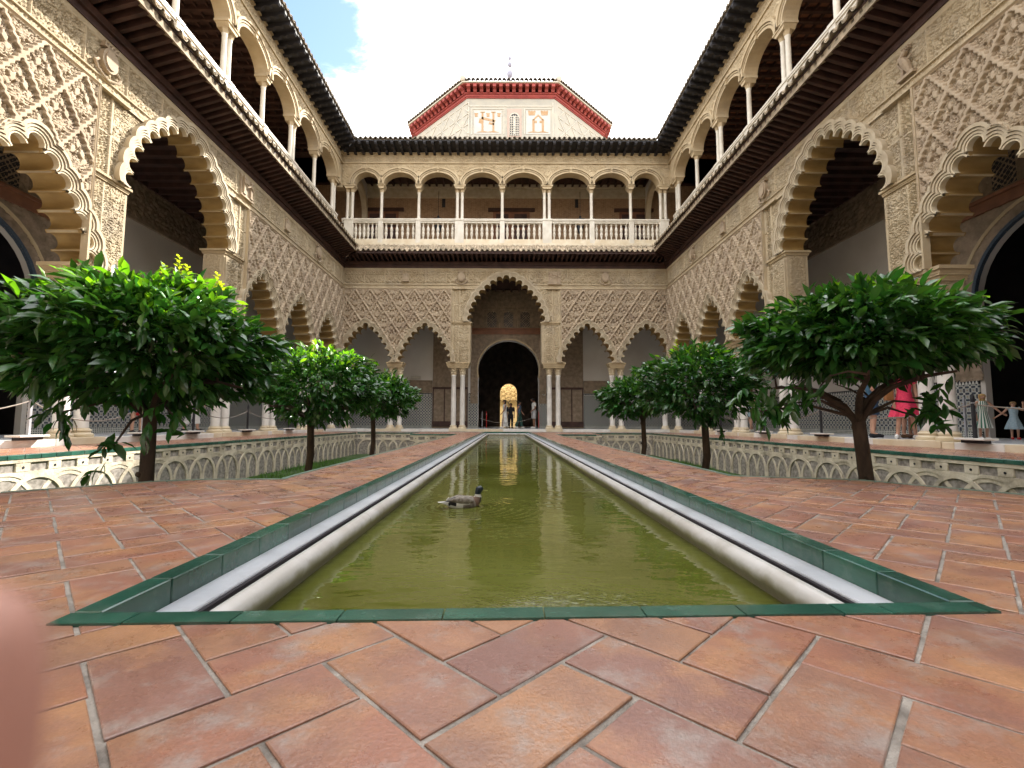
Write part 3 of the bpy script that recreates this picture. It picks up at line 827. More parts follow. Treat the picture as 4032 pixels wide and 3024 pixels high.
    for u in np.arange((UA + .98) if far else -6.2, UB - .96, .25 if far else .27):
        link('roof_tile', (TILEM if far else TILEB)[rng.randint(5)], W, (m * u, -1.0 if far else -1.03, 8.71 + LIFT + .010 * rng.randn()), (0, 0, .03 * rng.randn()), (1, .95, 1))
    # bed under the tiles rising to the balustrade
    b = MB(); b.box(UA + (.93 if far else 0), UB - .93, -.945, -.91, 8.675 + LIFT, 8.72 + LIFT); b.build('fascia_board', WOOD, W, m)
    b = MB(); y0, y1 = -.93, .36
    
    b.add([(UA + (.93 if far else 0), y0, 8.69), (UB - .93, y0, 8.69), (UB + .3, y1, 9.50), (UA - (.3 if far else 0), y1, 9.50),
           (UA + (.93 if far else 0), y0, 8.70 + LIFT), (UB - .93, y0, 8.70 + LIFT), (UB + .3, y1, 9.52), (UA - (.3 if far else 0), y1, 9.52)],
          [(0, 3, 2, 1), (4, 5, 6, 7), (0, 1, 5, 4), (1, 2, 6, 5), (2, 3, 7, 6), (3, 0, 4, 7)])
    b.build('tile_bed', TILE, W, m)
    # ---------------- upper storey: front plane y = YU
    YU = .38
    X0, X1 = (-8.5, 8.5) if far else (-11.95, 11.95)
    if far: ucs = [(-8.15, 2), (-6.50, 1), (-4.56, 1), (-2.43, 2), (-.22, 1), (2.10, 2), (4.42, 1), (6.46, 1), (8.15, 2)]
    else: ucs = [(11.3, 2), (8.95, 1), (6.70, 2), (4.40, 1), (2.20, 2), (0.0, 1), (-2.2, 2), (-4.4, 1), (-6.7, 2)]
    ucs = sorted(ucs)
    if not far: X0 = -7.0
    b = MB(); b.box(X0 if far else -11.6, X1 - (0 if far else .4), YU - .06, YU + .45, 9.46, 9.62); b.box(X0 if far else -11.6, X1 - (0 if far else .4), YU, YU + .34, 9.62, 9.84); b.build('balustrade_plinth', MARW, W, m)
    b = MB(); b.box(X0, X1 - .4, YU + .04, YU + .27, 10.71, 10.80); b.box(X0, X1 - .4, YU, YU + .31, 10.80, 10.86); b.box(X0, X1 - .4, YU - .02, YU + .33, 10.86, 10.92); b.build('balustrade_rail', MARC, W, m)
    hwp = {1: .125, 2: .235}
    for u, k in ucs:
        b = MB(); b.bbox(u - hwp[k], u + hwp[k], YU - .005, YU + .315, 9.63, 10.92, .008); b.box(u - hwp[k] - .02, u + hwp[k] + .02, YU - .03, YU + .34, 10.84, 10.93); b.build('balustrade_post', MARC, W, m)
        for d in ((0,) if k == 1 else (-.125, .125)):
            c = link('upper_column', UCS, W, (m * (u + d), YU + .155, 0)); link('capital', UCC, c)
        b = MB(); e = .14 if k == 1 else .26
        b.prism([(u - e * .75, 12.53), (u + e * .75, 12.53), (u + e + .03, 12.66), (u - e - .03, 12.66)], YU - .03, YU + .36); b.box(u - e - .05, u + e + .05, YU - .06, YU + .40, 12.66, 12.73); b.build('capital_block', STONE, W, m)
    aps = []
    for (ua, ka), (ub, kb) in zip(ucs[:-1], ucs[1:]):
        a = ua + hwp[ka] + (.0); c = ub - hwp[kb]
        n = 6 if c - a < 1.75 else 7
        for i in range(n):
            link('baluster', BALM, W, (m * (a + (c - a) * (i + .5) / n), YU + .155, 0))
        ea = .12 if ka == 1 else .24; eb = .12 if kb == 1 else .24
        aps.append(((ua + ea + ub - eb) / 2, (ub - eb - ua - ea) / 2))
    zs = 12.73; rise = .64
    pts = [(X0, 14.62), (X0, zs)]
    for uc, hw in aps: pts += upper_arch_pts(uc, hw, rise, zs)[::-1]
    pts += [(X1, zs), (X1, 14.62)]
    b = MB(); b.prism(pts, YU, YU + .42); b.build('gallery_wall', STONE, W, m)
    for uc, hw in aps:
        b = MB()
        for (g0, g1, h) in ((0, .085, .07), (.085, .11, .015), (.11, .16, .09), (.16, .185, .03), (.185, .27, .13)):
            n = 20; i_ = upper_arch_pts(uc, hw + g0, rise + g0, zs, n); o_ = upper_arch_pts(uc, hw + g1, rise + g1, zs, n)
            ym = (uc, )
            vs = [(x, YU - h, z) for x, z in i_] + [(x, YU - h, z) for x, z in o_] + [(x, YU, z) for x, z in i_] + [(x, YU, z) for x, z in o_]
            q = n + 1
            fs = [(k, k + q, k + q + 1, k + 1) for k in range(n)] + [(k, k + 1, 2 * q + k + 1, 2 * q + k) for k in range(n)] + [(q + k + 1, q + k, 3 * q + k, 3 * q + k + 1) for k in range(n)]
            b.add(vs, [f[::-1] for f in fs])
        ar = b.build('gallery_arch', STONE, W, m, smooth=True)
        b = MB(); b.prism([(uc - .05, zs + rise - .03), (uc + .05, zs + rise - .03), (uc + .075, zs + rise + .27), (uc - .075, zs + rise + .27)], YU - .13, YU)
        b.box(uc - .065, uc + .065, YU - .17, YU - .13, zs + rise + .12, zs + rise + .25); b.build('keystone', STONE, ar, m)
    def hu(u, z):
        h = .006 + .045 * arab(u, z, 1.7, .5)
        for uc, k in ucs[1:-1]:
            r = np.hypot(u - uc, z - 13.36); h = np.where(r < .17, .03, h); h = np.where((r > .12) & (r < .17), .075, h)
            h = np.where(r < .09, .045, h)
        return h
    arU = []
    def spand(u0, u1):
        nu = int((u1 - u0) / .026) + 1; nzz = int((13.84 - zs) / .026) + 1
        us = np.linspace(u0, u1, nu); zz = np.linspace(zs, 13.84, nzz); Ug, Zg = np.meshgrid(us, zz); H = hu(Ug, Zg)
        ins = np.zeros_like(Ug, bool)
        for uc, hw in aps: ins |= ((Ug - uc) / (hw + .22)) ** 2 + ((Zg - zs) / (rise + .22)) ** 2 < 1
        V = np.stack([Ug * m, YU - H, Zg], -1).reshape(-1, 3); i = np.arange(nu * nzz).reshape(nzz, nu)
        F = np.stack([i[:-1, :-1], i[:-1, 1:], i[1:, 1:], i[1:, :-1]], -1)
        k = ins[:-1, :-1] & ins[:-1, 1:] & ins[1:, 1:] & ins[1:, :-1]; F = F[~k].reshape(-1, 4)
        if m < 0: F = F[:, ::-1]
        link('spandrel_relief', npmesh('spandrel_relief', V, F, STONE), W)
    spand(max(X0, -8.5), min(X1, 11.6))
    skin('gallery_frieze', STONE, X0, min(X1, 11.6), 13.95, 14.27, .026, lambda u, z: .006 + .055 * arab(u, z - 13.86, 1.8, .62), W, m, YU)
    b = MB(); b.box(X0, X1, YU - .10, YU, 13.84, 13.90); b.box(X0, X1, YU - .06, YU, 13.90, 13.95)
    b.box(X0, X1, YU - .06, YU, 14.27, 14.36); b.box(X0, X1, YU - .12, YU, 14.36, 14.42); b.build('cornice', STONE, W, m)
    # top eave: black soffit, modillions, tiles
    b = MB(); ov = .90; zz0, zz1 = 14.42, 14.50
    b.add([(X0 + (ov if far else 0), YU - ov, 14.56), (X1 - ov, YU - ov, 14.56), (X1, YU, 14.46), (X0, YU, 14.46),
           (X0 + (ov if far else 0), YU - ov, 14.60), (X1 - ov, YU - ov, 14.60), (X1, YU, 14.60), (X0, YU, 14.60)],
          [(0, 3, 2, 1), (4, 5, 6, 7), (0, 1, 5, 4), (1, 2, 6, 5), (2, 3, 7, 6), (3, 0, 4, 7)])
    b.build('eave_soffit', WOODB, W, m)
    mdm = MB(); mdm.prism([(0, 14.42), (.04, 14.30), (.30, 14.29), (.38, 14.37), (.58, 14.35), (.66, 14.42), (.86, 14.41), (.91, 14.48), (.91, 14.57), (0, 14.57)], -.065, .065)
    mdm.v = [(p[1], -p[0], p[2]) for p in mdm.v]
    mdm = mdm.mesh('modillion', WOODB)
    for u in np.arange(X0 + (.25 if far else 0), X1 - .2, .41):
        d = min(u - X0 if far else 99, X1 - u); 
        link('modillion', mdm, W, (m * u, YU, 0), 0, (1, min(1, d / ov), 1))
    for u in np.arange(X0 + (ov if far else 0), X1 - ov, .25):
        link('roof_tile', TILEU[rng.randint(4)], W, (m * u, YU - ov - .06, 14.66 + .006 * rng.randn()), (0, 0, .03 * rng.randn()))
    b = MB()
    b.add([(X0 + (ov if far else 0), YU - ov, 14.62), (X1 - ov, YU - ov, 14.62), (X1 + 4.2, YU + 4.2, 16.7), (X0 - (4.2 if far else 0), YU + 4.2, 16.7),
           (X0 + (ov if far else 0), YU - ov, 14.64), (X1 - ov, YU - ov, 14.64), (X1 + 4.2, YU + 4.2, 16.74), (X0 - (4.2 if far else 0), YU + 4.2, 16.74)],
          [(0, 3, 2, 1), (4, 5, 6, 7), (0, 1, 5, 4), (1, 2, 6, 5), (2, 3, 7, 6), (3, 0, 4, 7)])
    b.build('roof', TILED, W, m)
    if far:
        b = MB(); b.box(-8.95, -8.5, YU, YU + .45, 12.6, 14.6); b.box(8.5, 8.95, YU, YU + .45, 12.6, 14.6); b.build('corner_pier', STONE, W)
    else:
        b = MB(); b.box(-11.95, -11.6, .0, 3.8, 0, 16.5); b.build('end_wall', ST, W, m)
    # gallery interiors ------------------------------------------------
    YB = 3.4
    zc = 8.05
    b = MB(); b.box(UA, UB + (0 if far else 3.4), .6, YB + .4, zc, 9.46)
    if far: b = MB(); b.box(-8.15, 8.15, .6, YB + .4, zc, 9.46)
    b.build('gallery_ceiling', WOOD, W, m)
    # joists under the lower ceiling
    jm = MB(); jm.box(-.05, .05, .6, YB, zc - .14, zc); jm = jm.mesh('joist', WOOD)
    for u in np.arange(max(UA, -8) + .2, UB + (0 if far else 2), .45): link('joist', jm, W, (m * u, 0, 0))
    # lower back wall with its doorway
    if far: dc, dh, dz = .15, 1.70, 3.30
    else: dc, dh, dz = -2.0, 1.75, 3.3
    n = 24
    wl = [(UA - (3.5 if far else 0), zc), (UA - (3.5 if far else 0), .0), (dc - dh, 0.0), (dc - dh, dz - .55)]
    wl += [(dc - (dh + .03) * math.cos(math.pi * k / n * 1.16 - math.pi * .08), dz + dh * 1.0 * math.sin(math.pi * k / n * 1.16 - math.pi * .08) + .1) for k in range(n + 1)]
    wl += [(dc + dh, dz - .55), (dc + dh, 0.0), (UB + 3.5, .0), (UB + 3.5, zc)]
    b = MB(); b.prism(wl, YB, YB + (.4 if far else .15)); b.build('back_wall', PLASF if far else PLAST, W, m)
    # carved surround of the doorway
    fw = 2.15 if far else 2.45
    def ring(u0, r1, r2, h, n=24):
        q = MB()
        pr = []
        for k in range(n + 1):
            a = math.pi * k / n * 1.16 - math.pi * .08
            pr.append((math.cos(a), math.sin(a)))
        vs = [(dc - r1 * c, YB - h, dz + .1 + r1 * s) for c, s in pr] + [(dc - r2 * c, YB - h, dz + .1 + r2 * s) for c, s in pr] + [(dc - r1 * c, YB, dz + .1 + r1 * s) for c, s in pr] + [(dc - r2 * c, YB, dz + .1 + r2 * s) for c, s in pr]
        k_ = n + 1
        fs = [(k, k + 1, k_ + k + 1, k_ + k) for k in range(n)] + [(k + 1, k, 2 * k_ + k, 2 * k_ + k + 1) for k in range(n)] + [(k_ + k, k_ + k + 1, 3 * k_ + k + 1, 3 * k_ + k) for k in range(n)]
        q.add(vs, [f[::-1] for f in fs]); return q
    zt = dz + dh + .45
    def hd(u, z): return .03 + .03 * arab(u, z, 1.2, .5)
    nu = int(2 * fw / .035); nz_ = int((zt - 1.5) / .035)
    Ug, Zg = np.meshgrid(np.linspace(dc - fw, dc + fw, nu), np.linspace(1.5, zt, nz_))
    ins = (np.hypot(Ug - dc, Zg - dz - .1) < dh + .05) | ((np.abs(Ug - dc) < dh + .03) & (Zg < dz + .1))
    V = np.stack([Ug * m, YB - hd(Ug, Zg), Zg], -1).reshape(-1, 3); i = np.arange(nu * nz_).reshape(nz_, nu)
    F = np.stack([i[:-1, :-1], i[:-1, 1:], i[1:, 1:], i[1:, :-1]], -1); k = ins[:-1, :-1] & ins[:-1, 1:] & ins[1:, 1:] & ins[1:, :-1]; F = F[~k].reshape(-1, 4)
    if m < 0: F = F[:, ::-1]
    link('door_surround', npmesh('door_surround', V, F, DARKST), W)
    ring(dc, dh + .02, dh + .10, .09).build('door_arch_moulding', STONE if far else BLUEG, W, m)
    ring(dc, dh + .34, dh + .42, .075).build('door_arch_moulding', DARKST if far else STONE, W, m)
    b = MB(); b.box(dc - fw - .05, dc + fw + .05, YB - .10, YB, zt, zt + .26); b.box(dc - fw - .08, dc + fw + .08, YB - .16, YB, zt + .262, zt + .34); b.build('wooden_lintel', WOODR, W, m)
    # upper carved field with three lattice windows above the door
    z2 = zt + .34
    def hw_(u, z):
        h = .03 + .03 * arab(u, z, 1.2, .5)
        for uc in (dc - .95, dc, dc + .95):
            w_ = (np.abs(u - uc) < .30) & (z > z2 + .08) & (z < z2 + .72) | (np.hypot(u - uc, z - z2 - .72) < .30)
            lat = (np.abs(np.sin((u + z) * 22)) < .45) | (np.abs(np.sin((u - z) * 22)) < .45)
            h = np.where(w_, np.where(lat, .02, -.0), h)
            fr = (np.abs(np.abs(u - uc) - .42) < .03) & (z < z2 + 1.15) | ((np.abs(z - z2 - 1.13) < .03) & (np.abs(u - uc) < .45)); h = np.where(fr, .08, h)
        return h
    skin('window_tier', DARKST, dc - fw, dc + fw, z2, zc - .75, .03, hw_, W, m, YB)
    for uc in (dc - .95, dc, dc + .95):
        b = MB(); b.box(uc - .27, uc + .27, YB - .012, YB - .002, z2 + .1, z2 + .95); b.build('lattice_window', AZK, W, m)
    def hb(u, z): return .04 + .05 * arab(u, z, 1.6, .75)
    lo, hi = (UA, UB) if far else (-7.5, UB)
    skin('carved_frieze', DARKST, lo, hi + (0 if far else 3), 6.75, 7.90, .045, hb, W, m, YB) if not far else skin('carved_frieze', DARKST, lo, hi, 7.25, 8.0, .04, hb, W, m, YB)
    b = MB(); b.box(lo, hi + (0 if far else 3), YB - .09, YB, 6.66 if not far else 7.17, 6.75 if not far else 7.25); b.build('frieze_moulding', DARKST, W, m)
    b = MB(); b.box(lo, hi + (0 if far else 3), YB - .13, YB, 7.90 if not far else 8.0, zc); b.build('wall_plate', WOOD, W, m)
    # dado of glazed mosaic, with crenellated border
    segs = [(lo - (3 if far else 0), dc - dh - .12), (dc + dh + .12, hi + 3)] if not far else [(-11.5, -4.15), (-2.1, dc - dh - .02), (dc + dh + .02, 2.4), (4.4, 11.5)]
    zd = 1.95 if far else 1.42
    for (a, c) in segs:
        if c <= a: continue
        b = MB(); b.box(a, c, YB - .03, YB, .115, zd); b.build('azulejo_dado', AZU, W, m)
        b = MB(); b.box(a, c, YB - .045, YB, .115, .26); b.build('dado_border', AZB, W, m)
        b = MB(); b.box(a, c, YB - .035, YB, zd, zd + .13); b.build('dado_border', AZK, W, m)
        b = MB()
        for x in np.arange(a + .05, c - .04, .085): b.add([(x - .038, YB - .040, zd + .005), (x + .038, YB - .040, zd + .005), (x, YB - .040, zd + .11)], [(0, 1, 2)])
        o = b.build('crenellation', AZW, W, m); o['kind'] = 'stuff'
        if far and abs(a) > 3 or far and c > 5:
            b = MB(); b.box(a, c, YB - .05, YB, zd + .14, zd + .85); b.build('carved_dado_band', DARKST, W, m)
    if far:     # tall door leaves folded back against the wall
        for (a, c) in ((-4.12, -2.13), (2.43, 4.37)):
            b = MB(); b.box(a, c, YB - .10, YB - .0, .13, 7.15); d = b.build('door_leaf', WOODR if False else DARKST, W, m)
            b = MB(); b.box(a, c, YB - .14, YB - .10, 2.30, 2.42); b.box(a, c, YB - .13, YB - .10, .2, .5)
            for q in np.linspace(a + .04, c - .04, 4): b.box(q - .03, q + .03, YB - .125, YB - .10, .5, 2.30)
            b.build('door_rail', WOOD, d, m)
    # ---------------- upper gallery interior
    YV = YU + 3.3
    xa, xb = (-8.4, 8.4) if far else (-7, 12.0 + 3.3)
    b = MB(); b.box(X0, X1, YU + .3, YV + .3, 9.465, 9.63); b.build('upper_floor', STONE, W, m)
    b = MB(); b.box(xa - (3.4 if far else 0), xb + (3.4 if far else 0), YV, YV + .3, 9.63, 14.6); b.build('upper_back_wall', BRICK, W, m)
    skin('upper_inner_frieze', STW, xa, xb, 13.72, 14.2, .05, lambda u, z: .04 + .04 * arab(u, z, 1.6, .8), W, m, YV)
    b = MB(); b.box(xa, xb, YV - .12, YV, 13.62, 13.71); b.box(xa, xb, YV - .16, YV, 14.21, 14.42); b.build('inner_cornice', STW, W, m)
    b = MB(); b.box(X0 - (3.6 if far else 0), X1 + (3.6 if far else 3), YU + .42, YV, 14.43, 14.58); b.build('upper_ceiling', WOODR if m < 0 else WOOD, W, m)
    jm2 = MB(); jm2.box(-.055, .055, YU + .42, YV, 14.27, 14.43); jm2 = jm2.mesh('ceiling_beam', WOOD)
    for u in np.arange(X0 + .2, X1 - .1, .42): link('ceiling_beam', jm2, W, (m * u, 0, 0))
    if not far:
        b = MB()
        for y in np.arange(YU + .7, YV - .1, .40): b.box(X0, X1, y - .03, y + .03, 14.33, 14.43)
        b.build('ceiling_batten', WOOD, W, m)
    drs = [(-7.26, 1.85), (.30, 2.15), (7.5, 1.7)] if far else [(6.0, 1.8), (-1.0, 1.8)]
    for u, wd in drs:
        b = MB(); b.box(u - wd / 2, u + wd / 2, YV - .06, YV, 9.63, 12.80); d = b.build('gallery_door', WOODR, W, m)
        b = MB(); b.box(u - wd / 2 - .3, u + wd / 2 + .3, YV - .12, YV, 12.81, 13.0); b.build('door_lintel', WOOD, W, m)
        b = MB()
        for s_ in (-1, 1):
            for (z0, z1) in ((9.9, 10.7), (10.85, 11.7), (11.85, 12.65)):
                b.box(u + s_ * wd * .25 - wd * .17, u + s_ * wd * .25 + wd * .17, YV - .085, YV - .06, z0, z1)
        b.build('door_panel', WOOD, d, m)
    if far:
        for u in (-3.70, 4.15):
            b = MB(); b.box(u - .10, u + .10, YV - .012, YV, 13.08, 13.60); b.build('slit_window', IRON, W, m)
        for sg in (-1, 1):
            q = MB(); n_ = 16; yc = (YU + .42 + YV) / 2; ra = (YV - YU - .42) / 2
            o_ = [(yc + ra * math.cos(math.pi * k / n_), 12.45 + 1.5 * math.sin(math.pi * k / n_)) for k in range(n_ + 1)]
            i_ = [(yc + (ra - .30) * math.cos(math.pi * k / n_), 12.45 + 1.2 * math.sin(math.pi * k / n_)) for k in range(n_ + 1)]
            q.prism([(yc + ra, 11.2), ] + o_ + [(yc - ra, 11.2), (yc - ra + .16, 11.2)] + i_[::-1] + [(yc + ra - .16, 11.2)], -.14, .14)
            q.v = [(8.28 * sg - v[1], v[0], v[2]) for v in q.v]; q.build('end_arch', STW, W)
            q = MB(); q.prism([(yc + ra, 12.5), ] + o_ + [(yc - ra, 12.5), (yc - ra, 14.4), (yc + ra, 14.4)], -.08, .08); q.v = [(8.28 * sg - v[1], v[0], v[2]) for v in q.v]; q.build('end_arch_wall', PLASF, W)
    return W

farw = wing('far', 1, 'far_palace_wing', 'carved stucco palace front facing the camera, with the tall central doorway and upper balustrade', (.05, 23.1, 0), 0)
lw = wing('side', 1, 'side_palace_wing', 'left arcaded palace side with sunlit carved stucco and overhanging tiled eave', (-8.15, 11.5, 0), R(90))
rw = wing('side', -1, 'side_palace_wing', 'right arcaded palace side in shade with brown coffered ceiling in its upper gallery', (8.15, 11.5, 0), R(-90))
for o in (lw, rw): o['group'] = 'side wings of the courtyard'

# the fourth side of the courtyard, at the camera's back: plain arcade, upper wall and eaves
NW = thing('near_palace_wing', 'arcaded palace side behind the viewpoint, closing the courtyard', 'palace wing', (.05, -1.75, 0), R(180))
b = MB(); b.prism(lower_wall_outline(-8.2, 8.2, [-6.98, -4.03, 4.03, 6.98], 8.6), 0, .6); b.build('arcade_wall', ST, NW)
b = MB(); b.box(-11.9, 11.9, .6, 4, 8.05, 9.5); b.box(-11.9, 11.9, 3.6, 4, 0, 14.6); b.box(-8.5, 8.5, -.95, .4, 8.6, 8.75); b.build('gallery_back', PLAST, NW)
b = MB(); b.box(-8.5, 8.5, .4, .8, 9.5, 10.9); b.box(-8.5, 8.5, .4, .8, 12.9, 14.6); b.box(-8.5, 8.5, -.5, 4, 14.6, 14.8); b.build('gallery_wall', STONE, NW)
for u in (-5.7, -5.3, -2.6, -2.2, 2.2, 2.6, 5.3, 5.7): column(NW, u, 1)
b = MB(); b.box(-11.9, 11.9, -.1, 3.6, -.05, .115); b.build('gallery_floor', MFLOOR, NW)

# ================================================================ dark rooms behind the doorways
def room(name, x0, x1, y0, y1, z0, z1, openings, material, label):
    """five slabs round a room; the side facing the courtyard is open behind the door wall"""
    b = MB(); t = .12
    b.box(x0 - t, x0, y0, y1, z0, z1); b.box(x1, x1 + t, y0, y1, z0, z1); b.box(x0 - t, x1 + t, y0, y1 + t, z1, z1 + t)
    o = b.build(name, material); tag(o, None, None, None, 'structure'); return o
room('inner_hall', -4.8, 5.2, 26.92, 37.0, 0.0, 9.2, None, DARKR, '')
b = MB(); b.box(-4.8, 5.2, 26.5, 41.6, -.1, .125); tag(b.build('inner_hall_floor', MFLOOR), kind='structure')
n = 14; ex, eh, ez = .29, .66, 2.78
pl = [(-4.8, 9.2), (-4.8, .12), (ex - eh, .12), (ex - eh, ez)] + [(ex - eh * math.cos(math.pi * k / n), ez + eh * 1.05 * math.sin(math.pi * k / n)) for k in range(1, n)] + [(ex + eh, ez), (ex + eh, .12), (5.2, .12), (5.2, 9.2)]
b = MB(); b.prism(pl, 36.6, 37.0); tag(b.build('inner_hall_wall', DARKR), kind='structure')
b = MB(); b.box(-2.2, 2.8, 41.3, 41.5, 0, 5.5); b.box(-2.3, -2.2, 37.0, 41.3, 0, 5.5); b.box(2.8, 2.9, 37.0, 41.3, 0, 5.5); b.box(-2.2, 2.8, 37.0, 41.3, 5.5, 5.6)
tag(b.build('lit_room_wall', CREAM), kind='structure')
t = thing('carved_screen', 'golden carved stucco screen glowing in the lit room at the end of the dark doorway', 'screen', (.29, 41.0, 0))
skin('carved_field', GOLD, -1.5, 1.5, 2.35, 5.0, .05, lambda u, z: .05 + .08 * arab(u, z, 1.8, .9), t)
b = MB()
for sg in (-.42, .42):
    b.tube([(sg + .40 * math.cos(math.pi * k / 10), -.08, 2.05 + .40 * math.sin(math.pi * k / 10)) for k in range(11)], .03, 6)
b.tube([(0, -.08, .13), (0, -.08, 2.1)], .035, 8); b.build('double_arch', IRON, t)
al = bpy.data.lights.new('hall_lamp', 'AREA'); al.energy = 110; al.size = 2.0; al.color = (1.0, .90, .74)
ao = bpy.data.objects.new('hall_lamp', al); COL.objects.link(ao); ao.location = (.3, 39.0, 5.3)

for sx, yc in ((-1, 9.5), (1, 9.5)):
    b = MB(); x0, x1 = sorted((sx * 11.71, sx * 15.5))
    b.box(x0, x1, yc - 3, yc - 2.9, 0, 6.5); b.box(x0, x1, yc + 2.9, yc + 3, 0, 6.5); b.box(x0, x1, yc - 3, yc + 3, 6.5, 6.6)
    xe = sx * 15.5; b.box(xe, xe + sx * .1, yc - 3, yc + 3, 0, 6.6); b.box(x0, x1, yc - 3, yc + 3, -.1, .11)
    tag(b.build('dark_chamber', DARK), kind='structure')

# ================================================================ ground, paths and tiles
b = MB(); b.box(-400, 400, -200, 600, -1.6, -1.2); tag(b.build('ground', GARDB), kind='structure')
PVT = thing('terracotta_pavement', kind='structure')
base = MB()
LP = [(-1.01, 1.07), (-1.01, 3.72), (-1.74, 3.72), (-2.33, 3.68), (-2.62, 3.55), (-3.15, 2.98), (-3.85, 2.05), (-4.3, 1.07)]
RP = [(1.19, 1.12), (4.25, 1.286), (3.95, 1.9), (3.33, 3.02), (2.83, 3.80), (1.94, 4.06), (1.19, 4.06)]
regions = [[(-4.6, -1.6), (4.8, -1.6), (4.8, 1.07), (-4.6, 1.07)], LP[::-1], RP,
           [(-1.765, 3.72), (-1.01, 3.72), (-1.01, 22.63), (-1.765, 22.63)], [(1.19, 4.06), (1.94, 4.06), (1.94, 22.63), (1.19, 22.63)],
           [(-8.1, -1.6), (-6.36, -1.6), (-6.36, 20.36), (-8.1, 20.36)], [(6.36, -1.6), (8.1, -1.6), (8.1, 20.36), (6.36, 20.36)],
           [(-8.1, 20.36), (-1.765, 20.36), (-1.765, 23.05), (-8.1, 23.05)], [(1.94, 20.36), (8.1, 20.36), (8.1, 23.05), (1.94, 23.05)],
           [(-3.6, 17.98), (-1.765, 17.98), (-1.765, 20.36), (-3.6, 20.36)], [(1.94, 17.98), (3.7, 17.98), (3.7, 20.36), (1.94, 20.36)],
           [(-1.765, 22.63), (1.94, 22.63), (1.94, 23.05), (-1.765, 23.05)]]
regions[0] = [(-4.6, -1.6), (4.8, -1.6), (4.8, 1.30), (1.20, 1.163), (-1.01, 1.074), (-4.6, 1.07)]
RP[0] = (1.19, 1.163); RP[1] = (4.25, 1.286)
regions[0] = [(-4.6, -1.6), (4.8, -1.6), (4.8, 1.308), (-1.01, 1.074), (-4.6, .93)]
LP[-1] = (-4.4, .938)
regions[1] = LP
def _ccw(q):
    a = sum(q[i][0] * q[(i + 1) % len(q)][1] - q[(i + 1) % len(q)][0] * q[i][1] for i in range(len(q)))
    return q if a > 0 else q[::-1]
regions = [_ccw(q) for q in regions]
for q in regions:
    base.flat(q, -.98, -.0040)
base.build('mortar_bed', GROUT, PVT)
def clip(poly, reg):
    out = poly
    n = len(reg)
    for i in range(n):
        a, c = reg[i], reg[(i + 1) % n]; nx, ny = -(c[1] - a[1]), c[0] - a[0]
        L = math.hypot(nx, ny); nx /= L; ny /= L
        res = []
        for j in range(len(out)):
            p, q = out[j], out[(j + 1) % len(out)]
            dp = (p[0] - a[0]) * nx + (p[1] - a[1]) * ny; dq = (q[0] - a[0]) * nx + (q[1] - a[1]) * ny
            if dp >= 0: res.append(p)
            if (dp > 0 and dq < 0) or (dp < 0 and dq > 0):
                t = dp / (dp - dq); res.append((p[0] + (q[0] - p[0]) * t, p[1] + (q[1] - p[1]) * t))
        out = res
        if len(out) < 3: return None
    ar = abs(sum(out[i][0] * out[(i + 1) % len(out)][1] - out[(i + 1) % len(out)][0] * out[i][1] for i in range(len(out)))) / 2
    return out if ar > .0004 else None
def tile_geo(mb, poly, z, r, tilt):
    n = len(poly); cx = sum(p[0] for p in poly) / n; cy = sum(p[1] for p in poly) / n
    def H(p): return z + tilt[0] * (p[0] - cx) + tilt[1] * (p[1] - cy)
    ins = []
    for i in range(n):
        p = poly[i]; a = poly[i - 1]; c = poly[(i + 1) % n]
        d1 = Vector((a[0] - p[0], a[1] - p[1])); d2 = Vector((c[0] - p[0], c[1] - p[1]))
        if d1.length < 1e-5 or d2.length < 1e-5: ins.append(p); continue
        d1.normalize(); d2.normalize(); v = d1 + d2; s = max(.3, abs(d1.x * d2.y - d1.y * d2.x))
        ins.append((p[0] + v.x / s * .0022, p[1] + v.y / s * .0022))
    vs = [(p[0], p[1], H(p)) for p in ins] + [(p[0], p[1], H(p) - .0016) for p in poly] + [(p[0], p[1], -.02) for p in poly]
    fs = [tuple(range(n))]
    for i in range(n):
        j = (i + 1) % n; fs += [(i, i + n, j + n, j), (i + n, i + 2 * n, j + 2 * n, j + n)]
    mb.add(vs, fs, r)
tiles = []
G = .0045
c45 = math.sqrt(.5)
for mm in range(-90, 91):
    for nn in range(-60, 60):
        for kind in (0, 1):
            if kind == 0: i0, j0, i1, j1 = 0, 1, 2, 2
            else: i0, j0, i1, j1 = -1, 0, 0, 2
            i0 += mm + 2 * nn; i1 += mm + 2 * nn; j0 += -mm + 2 * nn; j1 += -mm + 2 * nn
            s0, s1 = -.895 + .158 * i0, -.895 + .158 * i1; t0, t1 = .253 + .160 * j0, .253 + .160 * j1
            cxs, cyt = (s0 + s1) / 2, (t0 + t1) / 2; X = (cxs + cyt) * c45; Y = (cyt - cxs) * c45
            if not (-8.4 < X < 8.4 and -1.8 < Y < 23.3): continue
            if -.9 < X < 1.05 and 1.4 < Y < 22.3: continue
            if 2.2 < abs(X) < 6.1 and 5 < Y < 17.6: continue
            jit = [(G - .001 + .003 * random.random()) for _ in range(4)]
            qd = [(s0 + jit[0], t0 + jit[1]), (s1 - jit[2], t0 + jit[1]), (s1 - jit[2], t1 - jit[3]), (s0 + jit[0], t1 - jit[3])]
            qd = [(s + random.uniform(-.0015, .0015), t + random.uniform(-.0015, .0015)) for s, t in qd]
            P4 = [((s + t) * c45, (t - s) * c45) for s, t in qd]
            pcs = [c for c in (clip(P4, rg) for rg in regions) if c]
            if not pcs: continue
            tiles.append((math.hypot(X, Y), X, Y, pcs))
vis = [t for t in tiles if t[2] > .45 and abs(t[1] / max(t[2], .01)) < 1.25]
vis.sort(key=lambda t: t[0]); near = set(id(t) for t in vis[:298])
rest = MB(); nt_ = 0
